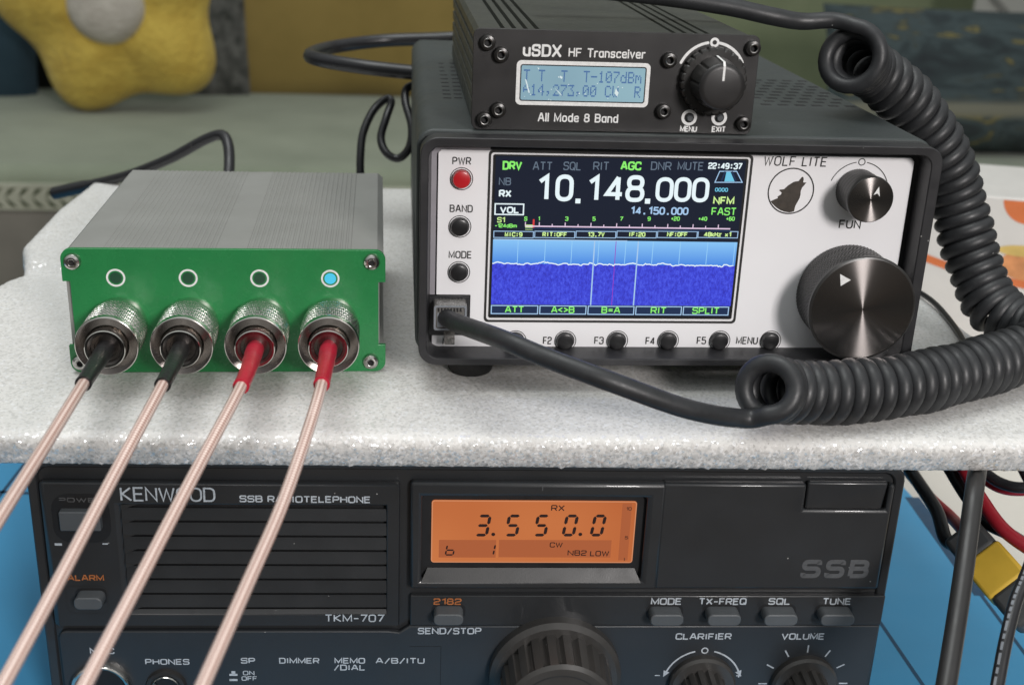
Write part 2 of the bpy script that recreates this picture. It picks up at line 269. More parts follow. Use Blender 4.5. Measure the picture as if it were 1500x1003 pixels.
# ------------------------------------------------------------------ mesh building
class MB:
    def __init__(s): s.v = []; s.f = []; s.mi = []; s.mats = []; s.uv = {}; s.lift = 0.0
    def slot(s, m):
        if m not in s.mats: s.mats.append(m)
        return s.mats.index(m)
    def add(s, vs, fs, m):
        b = len(s.v); s.v += [tuple(v) for v in vs]; i = s.slot(m)
        for f in fs: s.f.append([b+q for q in f]); s.mi.append(i)
        return b
    def box(s, x0, x1, y0, y1, z0, z1, m):
        s.add([(x0,y0,z0),(x1,y0,z0),(x1,y1,z0),(x0,y1,z0),(x0,y0,z1),(x1,y0,z1),(x1,y1,z1),(x0,y1,z1)],
              [(3,2,1,0),(4,5,6,7),(0,1,5,4),(1,2,6,5),(2,3,7,6),(3,0,4,7)], m)
    def prism(s, poly, y0, y1, m, back=True):        # poly (x,z) seen from the front, y0 the front
        n = len(poly)
        s.add([(x,y0,z) for x,z in poly]+[(x,y1,z) for x,z in poly],
              [tuple(range(n))]+([tuple(range(2*n-1,n-1,-1))] if back else [])+[((i+1)%n,i,n+i,n+(i+1)%n) for i in range(n)], m)
    def flat(s, poly, y, m): s.add([(x,y,z) for x,z in poly], [tuple(range(len(poly)))], m)
    def ring(s, outer, inner, y0, y1, m, y0i=None):  # frame between two outlines with equal counts
        n = len(outer); yi = y0 if y0i is None else y0i
        vs = [(x,y0,z) for x,z in outer]+[(x,yi,z) for x,z in inner]+[(x,y1,z) for x,z in outer]+[(x,y1,z) for x,z in inner]
        fs = []
        for i in range(n):
            j = (i+1)%n
            fs += [(i,j,n+j,n+i),(j,i,2*n+i,2*n+j),(n+i,n+j,3*n+j,3*n+i),(2*n+j,2*n+i,3*n+i,3*n+j)]
        s.add(vs, fs, m)
    def lathe(s, prof, cx, cz, m, n=48, rf=None, cap0=True, cap1=False, axis=None):   # prof (r,y) front to back along y
        vs = []; fs = []; q = len(prof)
        for (r, y) in prof:
            for i in range(n):
                a = 2*math.pi*i/n; rr = r if rf is None else rf(r, a, y)
                vs.append((cx+rr*math.cos(a), y, cz+rr*math.sin(a)))
        for j in range(q-1):
            for i in range(n):
                k2 = (i+1)%n; fs.append((j*n+k2, j*n+i, (j+1)*n+i, (j+1)*n+k2))
        if cap0: fs.append(tuple(range(n)))
        if cap1: fs.append(tuple(range(q*n-1, (q-1)*n-1, -1)))
        if axis: vs = [axis @ Vector(v) for v in vs]
        s.add(vs, fs, m)
    def tube(s, pts, r, m, n=12, cap=True, closed=False):
        pts = [Vector(p) for p in pts]; q = len(pts); rs = r if isinstance(r, (list, tuple)) else [r]*q
        T = [((pts[min(i+1,q-1)]-pts[max(i-1,0)]).normalized()) for i in range(q)]
        u = T[0].orthogonal().normalized(); vs = []; fs = []; uvs = []; L = 0.0
        for i in range(q):
            if i: L += (pts[i]-pts[i-1]).length
            u = (u - T[i]*u.dot(T[i])).normalized(); w2 = T[i].cross(u)
            for j in range(n):
                a = 2*math.pi*j/n; vs.append(pts[i]+(u*math.cos(a)+w2*math.sin(a))*rs[i])
            uvs.append(L)
        b = len(s.v)
        for i in range(q-1):
            for j in range(n):
                k2 = (j+1)%n; fs.append((i*n+j, i*n+k2, (i+1)*n+k2, (i+1)*n+j))
                s.uv[len(s.f)+len(fs)-1] = [(j/n, uvs[i]), ((j+1)/n, uvs[i]), ((j+1)/n, uvs[i+1]), (j/n, uvs[i+1])]
        if cap: fs += [tuple(range(n-1,-1,-1)), tuple(range((q-1)*n, q*n))]
        s.add(vs, fs, m)
    def ribbon(s, pts, wd, y, m, closed=False, caps=False):
        """flat stroke of ink on the plane y"""
        P = [Vector((a, b)) for a, b in pts]
        Q = [P[0]]
        for p in P[1:]:
            if (p-Q[-1]).length > 1e-4: Q.append(p)
        if closed and len(Q) > 2 and (Q[0]-Q[-1]).length < 1e-4: Q.pop()
        P = Q; q = len(P)
        if q < 2: return
        s.lift += 0.012; yy = y - s.lift % 0.144
        vs = []
        for i in range(q):
            a = P[i-1] if (i or closed) else None; c = P[(i+1)%q] if (i < q-1 or closed) else None
            d0 = (P[i]-a).normalized() if a is not None else None; d1 = (c-P[i]).normalized() if c is not None else None
            if d0 is None: d0 = d1
            if d1 is None: d1 = d0
            t = (d0+d1); t = t.normalized() if t.length > 1e-3 else d1
            nn = Vector((-t.y, t.x)); k2 = max(0.5, abs(nn.dot(Vector((-d1.y, d1.x))))); o = nn*(wd/2/k2)
            vs += [(P[i].x+o.x, yy, P[i].y+o.y), (P[i].x-o.x, yy, P[i].y-o.y)]
        fs = [(2*i+1, 2*i+3, 2*i+2, 2*i) for i in range(q-1)]
        if closed: fs.append((2*q-1, 1, 0, 2*q-2))
        s.add(vs, fs, m)
        if caps and not closed:
            for e, dd in ((P[0], P[0]-P[1]), (P[-1], P[-1]-P[-2])):
                a0 = math.atan2(dd.y, dd.x)
                s.add([(e.x+wd/2*math.cos(a0+t*math.pi/8), yy, e.y+wd/2*math.sin(a0+t*math.pi/8)) for t in range(-4, 5)], [tuple(range(9))], m)
    def build(s, name, parent=None, mtx=None, bevel=0, seg=2, smooth=35, angle=40, loc=None):
        me = bpy.data.meshes.new(name)
        vs = [(mtx @ Vector(v)) for v in s.v] if mtx else s.v
        me.from_pydata([(v[0]*S, v[1]*S, v[2]*S) for v in vs], [], s.f)
        for m in s.mats: me.materials.append(M[m])
        for p, i in zip(me.polygons, s.mi): p.material_index = i; p.use_smooth = bool(smooth)
        if s.uv:
            L = me.uv_layers.new(name='UVMap')
            for p in me.polygons:
                if p.index in s.uv:
                    for li, c in zip(p.loop_indices, s.uv[p.index]): L.data[li].uv = c
        me.validate(); me.update()
        if smooth: me.set_sharp_from_angle(angle=math.radians(smooth))
        o = bpy.data.objects.new(name, me); scene.collection.objects.link(o)
        if parent: o.parent = parent
        if bevel:
            b = o.modifiers.new('bevel', 'BEVEL'); b.width = bevel*S; b.segments = seg; b.limit_method = 'ANGLE'; b.angle_limit = math.radians(angle)
        return o
def rrect(x0, x1, z0, z1, r, n=5):
    pts = []
    for cx, cz, a0 in ((x1-r, z0+r, -90), (x1-r, z1-r, 0), (x0+r, z1-r, 90), (x0+r, z0+r, 180)):
        for i in range(n+1):
            a = math.radians(a0+90*i/n); pts.append((cx+r*math.cos(a), cz+r*math.sin(a)))
    return pts
def circ(cx, cz, r, n=40, a0=0, a1=360):
    full = (a1-a0) == 360
    return [(cx+r*math.cos(math.radians(a0+(a1-a0)*i/(n if full else n-1))), cz+r*math.sin(math.radians(a0+(a1-a0)*i/(n if full else n-1)))) for i in range(n)]
def thing(name, label, cat, loc=(0, 0, 0), yaw=0.0, group=None):
    o = bpy.data.objects.new(name, None); scene.collection.objects.link(o); o.empty_display_size = 0.01
    o.location = Vector(loc)*S; o.rotation_euler = (0, 0, yaw); o['label'] = label; o['category'] = cat
    if group: o['group'] = group
    return o
def tag(o, label, cat, group=None):
    o['label'] = label; o['category'] = cat
    if group: o['group'] = group
    return o
def spline(pts, per=10):
    P = [Vector(p) for p in pts]; P = [P[0]*2-P[1]] + P + [P[-1]*2-P[-2]]; out = []
    for i in range(1, len(P)-2):
        for j in range(per):
            t = j/per; a, b, c, d = P[i-1], P[i], P[i+1], P[i+2]
            out.append(0.5*((2*b)+(c-a)*t+(2*a-5*b+4*c-d)*t*t+(3*b-3*c+d-a)*t**3))
    out.append(P[-2]); return out
# ------------------------------------------------------------------ stroke lettering: corner points marked 1 are rounded, 'c' closes the stroke
GL = {
 'A': (.72, [[(0,0),(.42,1),(.58,1),(1,0)],[(.18,.34),(.82,.34)]]), 'B': (.64, [[(0,0),(0,1),(.95,1,1),(.95,.53,1),(.5,.53)],[(0,.53),(1,.53,1),(1,0,1),(0,0)]]),
 'C': (.64, [[(1,.72),(1,1,1),(0,1,1),(0,0,1),(1,0,1),(1,.28)]]), 'D': (.66, [['c',(0,0),(0,1),(1,1,1),(1,0,1)]]),
 'E': (.58, [[(1,1),(0,1),(0,0),(1,0)],[(0,.52),(.88,.52)]]), 'F': (.56, [[(1,1),(0,1),(0,0)],[(0,.50),(.86,.50)]]),
 'G': (.66, [[(1,.74),(1,1,1),(0,1,1),(0,0,1),(1,0,1),(1,.47),(.55,.47)]]), 'H': (.66, [[(0,0),(0,1)],[(1,0),(1,1)],[(0,.52),(1,.52)]]),
 'I': (.14, [[(.5,0),(.5,1)]]), 'J': (.5, [[(1,1),(1,0,1),(0,0,1),(0,.3)]]), 'K': (.64, [[(0,0),(0,1)],[(.95,1),(.1,.52),(1,0)]]),
 'L': (.54, [[(0,1),(0,0),(1,0)]]), 'M': (.8, [[(0,0),(0,1),(.5,.12),(1,1),(1,0)]]), 'N': (.66, [[(0,0),(0,1),(1,0),(1,1)]]),
 'O': (.68, [['c',(0,0,1),(0,1,1),(1,1,1),(1,0,1)]]), 'P': (.62, [[(0,0),(0,1)],[(0,1),(1,1,1),(1,.44,1),(0,.44)]]),
 'Q': (.68, [['c',(0,0,1),(0,1,1),(1,1,1),(1,0,1)],[(.6,.28),(1.02,-.08)]]), 'R': (.64, [[(0,0),(0,1)],[(0,1),(1,1,1),(1,.46,1),(0,.46)],[(.55,.46),(1,0)]]),
 'S': (.62, [[(.98,.78),(.98,1,1),(0,1,1),(0,.53,1),(1,.53,1),(1,0,1),(0,0,1),(0,.22)]]), 'T': (.62, [[(0,1),(1,1)],[(.5,1),(.5,0)]]),
 'U': (.64, [[(0,1),(0,0,1),(1,0,1),(1,1)]]), 'V': (.68, [[(0,1),(.5,0),(1,1)]]), 'W': (.95, [[(0,1),(.25,0),(.5,.9),(.75,0),(1,1)]]),
 'X': (.66, [[(0,0),(1,1)],[(0,1),(1,0)]]), 'Y': (.66, [[(0,1),(.5,.48),(1,1)],[(.5,.48),(.5,0)]]), 'Z': (.62, [[(0,1),(1,1),(0,0),(1,0)]]),
 '0': (.60, [['c',(0,0,1),(0,1,1),(1,1,1),(1,0,1)]]), '1': (.32, [[(0,.78),(1,1),(1,0)]]), '2': (.58, [[(0,.74),(0,1,1),(1,1,1),(1,.55,1),(0,.40,1),(0,0),(1,0)]]),
 '3': (.58, [[(0,.78),(0,1,1),(1,1,1),(1,.53,1),(.4,.53)],[(.6,.53),(1,.53,1),(1,0,1),(0,0,1),(0,.22)]]), '4': (.64, [[(1,.25),(0,.25),(.72,1)],[(.72,1),(.72,0)]]),
 '5': (.58, [[(.95,1),(.05,1),(.02,.58),(1,.60,1),(1,0,1),(0,0,1),(0,.2)]]), '6': (.58, [[(.95,1),(0,1,1),(0,0,1),(1,0,1),(1,.58,1),(.5,.58)],[(.6,.58),(0,.58)]]),
 '7': (.58, [[(0,1),(1,1),(.3,0)]]), '8': (.60, [['c',(.06,.53,1),(.06,1,1),(.94,1,1),(.94,.53,1)],['c',(0,0,1),(0,.53,1),(1,.53,1),(1,0,1)]]),
 '9': (.58, [[(0,0),(1,0,1),(1,1,1),(0,1,1),(0,.44,1),(.5,.44)],[(.4,.44),(1,.44)]]), '.': (.0, [[(0,0),(0,.02)]]), ',': (.1, [[(1,.08),(0,-.16)]]), ':': (.0, [[(0,.16),(0,.2)],[(0,.70),(0,.74)]]),
 '-': (.45, [[(0,.45),(1,.45)]]), '/': (.5, [[(0,-.1),(1,1.05)]]), '+': (.5, [[(0,.48),(1,.48)],[(.5,.16),(.5,.8)]]), '=': (.55, [[(0,.62),(1,.62)],[(0,.34),(1,.34)]]),
 '<': (.5, [[(1,.82),(0,.48),(1,.14)]]), '>': (.5, [[(0,.82),(1,.48),(0,.14)]]),
 'a': (.5, [['c',(0,0,1),(0,.7,1),(1,.7,1),(1,0,1)],[(1,.7),(1,0)]]), 'c': (.48, [[(1,.58),(1,.7,1),(0,.7,1),(0,0,1),(1,0,1),(1,.12)]]),
 'd': (.5, [['c',(0,0,1),(0,.7,1),(1,.7,1),(1,0,1)],[(1,1),(1,0)]]), 'e': (.5, [[(1,.36),(1,.7,1),(0,.7,1),(0,0,1),(1,0,1),(1,.1)],[(0,.36),(1,.36)]]),
 'i': (.0, [[(0,0),(0,.7)],[(0,.92),(0,.96)]]), 'k': (.48, [[(0,0),(0,1)],[(.95,.7),(.1,.34),(1,0)]]), 'l': (.0, [[(0,0),(0,1)]]),
 'm': (.8, [[(0,0),(0,.7)],[(0,.7),(.5,.7,1),(.5,0)],[(.5,.7),(1,.7,1),(1,0)]]), 'n': (.5, [[(0,0),(0,.7)],[(0,.7),(1,.7,1),(1,0)]]),
 'o': (.52, [['c',(0,0,1),(0,.7,1),(1,.7,1),(1,0,1)]]), 'r': (.34, [[(0,0),(0,.7)],[(0,.4),(.15,.7,1),(1,.7)]]),
 's': (.46, [[(.96,.58),(.96,.7,1),(0,.7,1),(0,.36,1),(1,.36,1),(1,0,1),(0,0,1),(0,.12)]]), 'u': (.52, [[(0,.7),(0,0,1),(1,0,1)],[(1,.7),(1,0)]]),
 'v': (.5, [[(0,.7),(.5,0),(1,.7)]]), 'x': (.5, [[(0,0),(1,.7)],[(0,.7),(1,0)]]), 'z': (.46, [[(0,.7),(1,.7),(0,0),(1,0)]]), ' ': (.3, []),
}
def roundpoly(pts, rad, closed):
    n = len(pts); out = []
    for i, p in enumerate(pts):
        v = Vector(p[:2]); rd = len(p) > 2 and p[2]
        if not rd or (not closed and i in (0, n-1)): out.append((v.x, v.y)); continue
        a, b = Vector(pts[i-1][:2]), Vector(pts[(i+1)%n][:2])
        r = min(rad, (a-v).length*0.499, (b-v).length*0.499)
        p0, p1 = v+(a-v).normalized()*r, v+(b-v).normalized()*r
        for t in range(6):
            t /= 5; q = p0*(1-t)**2 + v*2*t*(1-t) + p1*t*t
            # nearer to a circle than the plain quadratic
            q = q*0.82 + (v + (p0-v)*(1-math.sin(t*math.pi/2)) + (p1-v)*(1-math.cos(t*math.pi/2)))*0.18
            out.append((q.x, q.y))
    return out
def text(mb, s, x, z, h, width, y, m, wt=0.14, rr=0.25, gap=0.24, slant=0.0, caps=False, mono=False):
    """letters from (x,z), cap height h, squeezed or stretched to the given width; wt is the stroke in units of h"""
    wd = wt*h
    ws = [(0.62 if mono else GL[c][0]) for c in s]; nat = sum(ws) + gap*(len(s)-1); nstroke = wd
    kx = (width-wd)/max(nat, 1e-3)/h if len(s) > 1 or nat > 0 else 1
    cx = x + wd/2
    for c, wg in zip(s, ws):
        gw, strokes = GL[c]
        g = (gw if not mono else (min(.5, gw) if c in '1.:,' else .62))
        off = (wg-g)/2
        for st in strokes:
            closed = st[0] == 'c'; pts = st[1:] if closed else st
            if len(st) == 2 and abs(st[0][1]-st[1][1]) < .06 and st[0][0] == st[1][0]:          # a full stop or a colon's dot
                dx = cx + (off + st[0][0]*g)*kx*h; dz = z + st[0][1]*(h-wd); mb.flat(quad(dx-wd*.58, dx+wd*.58, dz, dz+wd*1.15), y-.05, m); continue
            pp = []
            for p in pts:
                xx = cx + (off + p[0]*g)*kx*h; zz = z + wd/2 + p[1]*(h-wd)
                pp.append((xx + slant*(zz-z), zz) + tuple(p[2:]))
            mb.ribbon(roundpoly(pp, rr*h, closed), wd, y, m, closed, caps)
        cx += (wg+gap)*kx*h
def put(mb, F, s, x0, x1, yb, hpx, m, Y=0.0, yb2=None, **kw):
    """lettering fitted between two points of the panel, given where the photograph shows them"""
    yb2 = yb if yb2 is None else yb2
    a = F.uv(x0, yb, Y); b = F.uv(x1, yb2, Y); c = F.uv(x0, yb-hpx, Y)
    text(mb, s, a[0], (a[1]+b[1])/2, c[1]-a[1], b[0]-a[0], Y-0.06, m, **kw)
def prect(F, x0, y0, x1, y1, Y=0.0):                 # panel rectangle from its top left and bottom right corners
    a = F.uv(x0, y0, Y); b = F.uv(x1, y1, Y); return a[0], b[0], b[1], a[1]
def quad(x0, x1, z0, z1): return [(x0, z0), (x1, z0), (x1, z1), (x0, z1)]
def outline(mb, F, x0, y0, x1, y1, wd, m, Y): mb.ribbon(quad(*prect(F, x0, y0, x1, y1, Y)), wd, Y-0.05, m, True)
def cap(parent, F, s, x0, x1, yb, hpx, m, Y=0.0, name='caption', **kw):   # one printed word, a part of its panel
    b = MB(); put(b, F, s, x0, x1, yb, hpx, m, Y, **kw); return b.build(name, parent, smooth=0)
def line(mb, F, pts, wd, m, Y, caps=False, closed=False): mb.ribbon([F.uv(*p, Y) for p in pts], wd, Y-0.05, m, closed, caps)
# ================================================================== THE SETTING: floor, wall, sofa, table
b = MB(); b.box(-2600, 2600, -1500, 3000, -560, -550, 'floor'); o = b.build('floor', smooth=0); o['kind'] = 'structure'
b = MB(); b.box(-2600, 2600, 2250, 2350, -549, 2000, 'wall'); o = b.build('wall', smooth=0); o['kind'] = 'structure'; tag(o, 'pale wall standing behind the green sofa', 'wall')
SF = Frame((60, 1225, -550), 3.0)
sofa = thing('sofa', 'sage green sofa with leaf trim along its seat edge, behind the table', 'sofa', SF.o, SF.yaw)
def puff(mb, x0, x1, y0, y1, z0, z1, m, rnd=40, wob=6, seed=1, nx=26, ny=10):
    """upholstered block: rounded edges and an uneven top"""
    rg = random.Random(seed); ph = [rg.uniform(0, 6) for _ in range(6)]
    P = rrect(x0, x1, y0, y1, rnd, 4); n = len(P); vs = []; fs = []
    lay = [(0, z0, 0.0), (0, z1-rnd, 0.0)] + [(rnd*(1-math.cos(a)), z1-rnd+rnd*math.sin(a), 1) for a in (math.pi*t/16 for t in range(1, 9))]
    cx, cy = (x0+x1)/2, (y0+y1)/2
    for (ins, z, wv) in lay:
        for (x, y) in P:
            fx = 1-ins/abs(x-cx) if abs(x-cx) > ins else 0; fy = 1-ins/abs(y-cy) if abs(y-cy) > ins else 0
            vs.append((cx+(x-cx)*fx, cy+(y-cy)*fy, z + wv*wob*math.sin(x/130+ph[0])*math.cos(y/170+ph[1])))
    for j in range(len(lay)-1):
        for i in range(n):
            k2 = (i+1)%n; fs.append((j*n+i, j*n+k2, (j+1)*n+k2, (j+1)*n+i))
    t = (len(lay)-1)*n; fs.append(tuple(range(t, t+n)))
    mb.add(vs, fs, m)
b = MB(); puff(b, -1250, 1250, 12, 720, 170, 450, 'sofa', 22, 4, 3); b.build('seat', sofa)
b = MB(); b.box(-1240, 1240, 14, 900, 40, 172, 'sofa_front'); b.build('base', sofa, bevel=8)
b = MB()
b.box(-1240, 1240, 6, 16, 398, 432, 'trim')
for i in range(150):
    x = -1230+i*16.5
    for s2 in (1, -1):
        z = 415; pts = [(x, z), (x+7, z+s2*5), (x+15, z+s2*13), (x+6, z+s2*11)]
        b.flat(pts if s2 < 0 else pts[::-1], 5.2, 'leaf')
b.build('leaf_trim', sofa, smooth=0)
b = MB(); b.box(-1240, 1240, 8, 15, 172, 396, 'sofa_front'); b.build('skirt', sofa)
b = MB(); puff(b, -1250, 1250, 650, 960, 172, 1050, 'sofa_back', 60, 8, 5); b.build('backrest', sofa)
for x0, x1, sd in ((-640, 10, 11), (30, 900, 12)): pass
b = MB(); puff(b, -1420, -1251, -20, 900, 40, 640, 'sofa', 50, 4, 8); b.build('armrest', sofa)
b = MB(); puff(b, 1251, 1420, -20, 900, 40, 640, 'sofa', 50, 4, 9); b.build('armrest', sofa)
def pillow(name, label, cat, c, w_, h_, t_, m, yaw=0, tilt=0, roll=0, group=None, power=0.42, sag=1.0):
    """soft square cushion: thin at its four seams, full in the middle"""
    N = 26; vs = []; fs = []
    for side in (-1, 1):
        for i in range(N+1):
            for j in range(N+1):
                u, v = 2*i/N-1, 2*j/N-1
                th = max(0, (1-abs(u)**2.6)*(1-abs(v)**2.6))**power
                pin = 1-0.05*(1-abs(u*v))*(u*u+v*v)
                wob = 0.04*math.sin(5*u+3*v+h_)*th
                vs.append((u*w_/2*pin, side*t_/2*(th+wob), v*h_/2*pin*sag))
    q = (N+1)**2
    for i in range(N):
        for j in range(N):
            a = i*(N+1)+j; f = (a, a+N+1, a+N+2, a+1); fs.append(f); fs.append(tuple(q+x for x in f[::-1]))
    b = MB(); b.add(vs, fs, m); o = b.build(name, smooth=180)
    o.location = Vector(c)*S; o.rotation_euler = (math.radians(tilt), math.radians(roll), math.radians(yaw)); return tag(o, label, cat, group)
pillow('cushion', 'large mustard brown cushion leaning on the sofa back', 'cushion', at_depth(525, -98, 2085), 480, 600, 150, 'brown', 2, -8)
pillow('cushion', 'dark teal cushion at the left end of the sofa', 'cushion', at_depth(-110, -20, 1960), 360, 390, 120, 'teal', 4, -10, 4)
pillow('cushion', 'black form filling the shaded gap behind the yellow flower pillow', 'cushion', at_depth(110, -20, 2060), 380, 400, 90, 'dark', 2, -8)  # stands where there is only a dark gap; its shade is in the colour
pillow('cushion', 'narrow grey patterned form filling the dark gap between the flower pillow and the brown cushion', 'cushion', at_depth(316, -20, 2040), 100, 390, 60, 'strip', 10, -8)  # form added in place of the dark, faintly patterned sofa gap
pillow('cushion', 'dark cushion with yellow streaks lying at the right of the sofa', 'cushion', at_depth(1475, 122, 1830), 590, 220, 150, 'pattern', 3, -14)
pb = at_depth(1418, 64, 2010)
t = thing('picture_board', 'pale board leaning on the sofa back above the dark streaked cushion', 'board', pb, math.radians(2))
b = MB(); b.add([(0, -4, 0), (300, -4, 0), (330, 60, 320), (30, 60, 320), (0, 4, 0), (300, 4, 0), (330, 68, 320), (30, 68, 320)], [(0,1,2,3),(7,6,5,4),(0,4,5,1),(1,5,6,2),(2,6,7,3),(3,7,4,0)], 'poster'); b.build('panel', t, bevel=1)
b = MB(); b.add([(20, 4.5, 80), (34, 4.5, 80), (112, -4.2, 8), (98, -4.2, 8)], [(0,3,2,1)], 'poster_line'); b.build('stripe', t, smooth=0)
# flower pillow
FP = at_depth(164, 4, 1830)
fl = thing('flower_pillow', 'yellow plush flower pillow with a pale grey centre', 'pillow', FP, math.radians(2))
b = MB(); N, R_ = 120, 22; mmpx = 1830/FPX; vs = []; fs = []
def petal(a): return mmpx*(154 + 18*math.cos(5*(a+math.radians(41)))+3*math.cos(2*a+1))
for side in (-1, 1):
    for j in range(R_+1):
        for i in range(N):
            a = 2*math.pi*i/N; q = j/R_; r = petal(a)*q
            th = 55*mmpx*(max(0, 1-q**2.6))**0.5*(1-0.30*(0.5-0.5*math.cos(5*(a+math.radians(41))))*q**0.8*(1 if q < .99 else 0)) * (1 - 0.32*math.exp(-(q/0.33)**4))
            vs.append((r*math.cos(a), side*th, r*math.sin(a)))
q0 = (R_+1)*N
for j in range(R_):
    for i in range(N):
        k2 = (i+1)%N; f = (j*N+i, j*N+k2, (j+1)*N+k2, (j+1)*N+i); fs.append(f); fs.append(tuple(q0+x for x in f[::-1]))
b.add(vs, fs, 'yellow'); b.build('petals', fl, smooth=180)
b = MB(); vs = []
b.lathe([(0.5, -72), (22, -71), (40, -66), (50, -58), (57, -46), (58, -36), (54, -25)], 0, 0, 'plush_grey', 40)
b.build('centre', fl, smooth=180)
# table and mat
tb = thing('table', 'cream topped table carrying the stacked radios', 'table', (0, 0, -550))
b = MB(); b.box(-430, 640, -60, 400, 528, 550, 'table'); b.build('tabletop', tb, bevel=3)
for x in (-400, 610):
    for y in (-30, 370):
        b = MB(); b.prism(rrect(x-20, x+20, -0.0, 527.5, 4), y-20, y+20, 'table'); b.build('leg', tb)
mt = thing('desk_mat', 'blue rubber mat lying under the lowest radio', 'mat', (0, 0, 0))
e0, e1 = on_z(1333, 722, 3), on_z(1500, 905, 3); ed = (e0-e1)
def edge_x(y, off=0): return e1.x + ed.x*(y-e1.y)/ed.y + off
b = MB(); b.add([(-420, -55, 3), (edge_x(-55), -55, 3), (edge_x(390), 390, 3), (-420, 390, 3), (-420, -55, .3), (edge_x(-55), -55, .3), (edge_x(390), 390, .3), (-420, 390, .3)],
      [(0,1,2,3),(7,6,5,4),(0,4,5,1),(1,5,6,2),(2,6,7,3),(3,7,4,0)], 'mat_blue'); b.build('sheet', mt, bevel=0.8)
b = MB()
def mat_line(p, q, wd, z=3.05):
    p, q = Vector(p), Vector(q); d = (q-p).normalized(); nn = Vector((-d.y, d.x, 0))*wd/2
    b = MB(); b.add([(v.x, v.y, z) for v in (p+nn, p-nn, q-nn, q+nn)], [(0,1,2,3)], 'mat_edge'); b.build('dark_line', mt, smooth=0)
for (x0, y0, x1, y1, wd) in ((1290, 912, 1352, 1003, 1.6), (1395, 815, 1500, 955, 1.6), (0, 720, 60, 723, 2.4), (15, 706, 40, 674, 1.6)):
    p, q = on_z(x0, y0, 3), on_z(x1, y1, 3); d = q-p
    mat_line(p-d*0.25 if x0 > 1000 else p-d*1.5, q+d*1.2 if x0 > 1000 else q, wd)
p, q = on_z(1336, 728, 3), on_z(1420, 845, 3); mat_line(p, q+(q-p)*.2, 7, 3.03)  # wide flat strip: shade along the mat's edge put into its colour
# carton with printed fruit
c0, c1 = on_z(1345, 560, 0), None
CF = Frame((185, 345, 0), -14.0)
ct = thing('carton', 'white carton printed with orange circles and fruit, behind the coiled cord', 'carton', CF.o, CF.yaw)
z0 = 0.5; zt = CF.uv(1440, 287)[1]
b = MB(); b.prism(rrect(0, 330, z0, zt, 1), 0, 90, 'carton'); b.build('box', ct, bevel=0.8)
b = MB()
cx, cz = CF.uv(1512, 291); rr_ = CF.mm(1512, 291)*42
b.flat([p for p in circ(cx, cz, rr_, 48) if p[1] <= zt-0.5] , -0.15, 'print_orange'); b.build('orange_print', ct, smooth=0)
b = MB(); l0, l1, l2 = CF.uv(1352, 376), CF.uv(1410, 398), CF.uv(1500, 417)
b.ribbon([l0, l1, l2, (l2[0]+160, l2[1]-22)], 4.5, -0.2, 'print_orange'); b.build('stripe', ct, smooth=0)
b = MB(); fx, fz = CF.uv(1505, 388); m_ = CF.mm(1505, 388)
b.flat([(fx+(44*math.cos(t*.1309)+3*math.sin(3*t*.1309))*m_*1.0, fz+(24*math.sin(t*.1309)+2*math.cos(2*t*.1309))*m_) for t in range(48)], -0.25, 'print_peach')
fx, fz = CF.uv(1500, 368)
b.flat([(fx+40*math.cos(t*.1309)*m_, fz+9*math.sin(t*.1309)*m_) for t in range(48)], -0.31, 'print_yellow'); b.build('fruit_print', ct, smooth=0)
# ================================================================== LOWEST RADIO: radiotelephone
K = Frame((-135, 0, 6), 0)
kr = thing('radiotelephone', 'wide black radiotelephone with an amber display at the bottom of the stack', 'radio', K.o, 0)
b = MB(); b.prism(rrect(3, 267, 2, 95.6, 3), 14, 262, 'case_black'); b.build('cabinet', kr, bevel=0.8)
for x in (28, 242):
    for y in (30, 235):
        b = MB(); b.box(x-12, x+12, y-8, y+8, -2.9, 1.9, 'rubber'); b.build('foot', kr, bevel=1)
# bezel: a rim all round, 1.4 mm back in its field
b = MB(); b.ring(rrect(0, 270, 0, 96, 5), rrect(3.2, 266.8, 3, 93.2, 3.5), 0, 13.9, 'case_black', 0.8); b.build('rim', kr, bevel=0.7, angle=50)
b = MB(); b.prism(rrect(3.0, 267.0, 2.8, 93.4, 3.5), 1.6, 13, 'case_black'); b.build('front_plate', kr)
YS = -1.6                                            # face of the raised panels
# speaker panel with louvres
x0, x1, zb, zt = prect(K, 54, 706, 585, 917, YS)
gx0, gx1, gzb, gzt = prect(K, 176, 739, 566, 899, YS)
def step(px, py): return K.uv(px, py, YS)
b = MB(); b.ring([(x0, zb), (x1, zb), (x1, zt), (x0, zt)], [(gx0, gzb), (gx1, gzb), (gx1, gzt), (gx0, gzt)], YS, 1.5, 'case_black'); b.build('speaker_panel', kr, bevel=1.3, angle=50)
b = MB(); b.flat(quad(gx0-1, gx1+1, gzb-1, gzt+1), 1.2, 'recess')
ns = 8; ys = [741.5 + i*21.1 for i in range(ns)]
zs = [step(400, y)[1] for y in ys]
for i in range(ns):
    top = zs[i]-1.25; bot = (zs[i+1] if i < ns-1 else gzb)+0.0
    b.add([(gx0, YS+1.0, top), (gx1, YS+1.0, top), (gx1, YS+.15, bot), (gx0, YS+.15, bot), (gx0, 1.1, top-.4), (gx1, 1.1, top-.4), (gx1, 1.1, bot+.3), (gx0, 1.1, bot+.3)],
          [(3,2,1,0),(0,1,5,4),(2,3,7,6)], 'case_black')
    b.add([(gx0, YS+.05, zs[i]+.35), (gx0+5.5, YS+1.2, zs[i]+.1), (gx0, YS+.05, zs[i]-1.5)], [(0,2,1)], 'sill')
b.build('speaker_grille', kr, smooth=0)
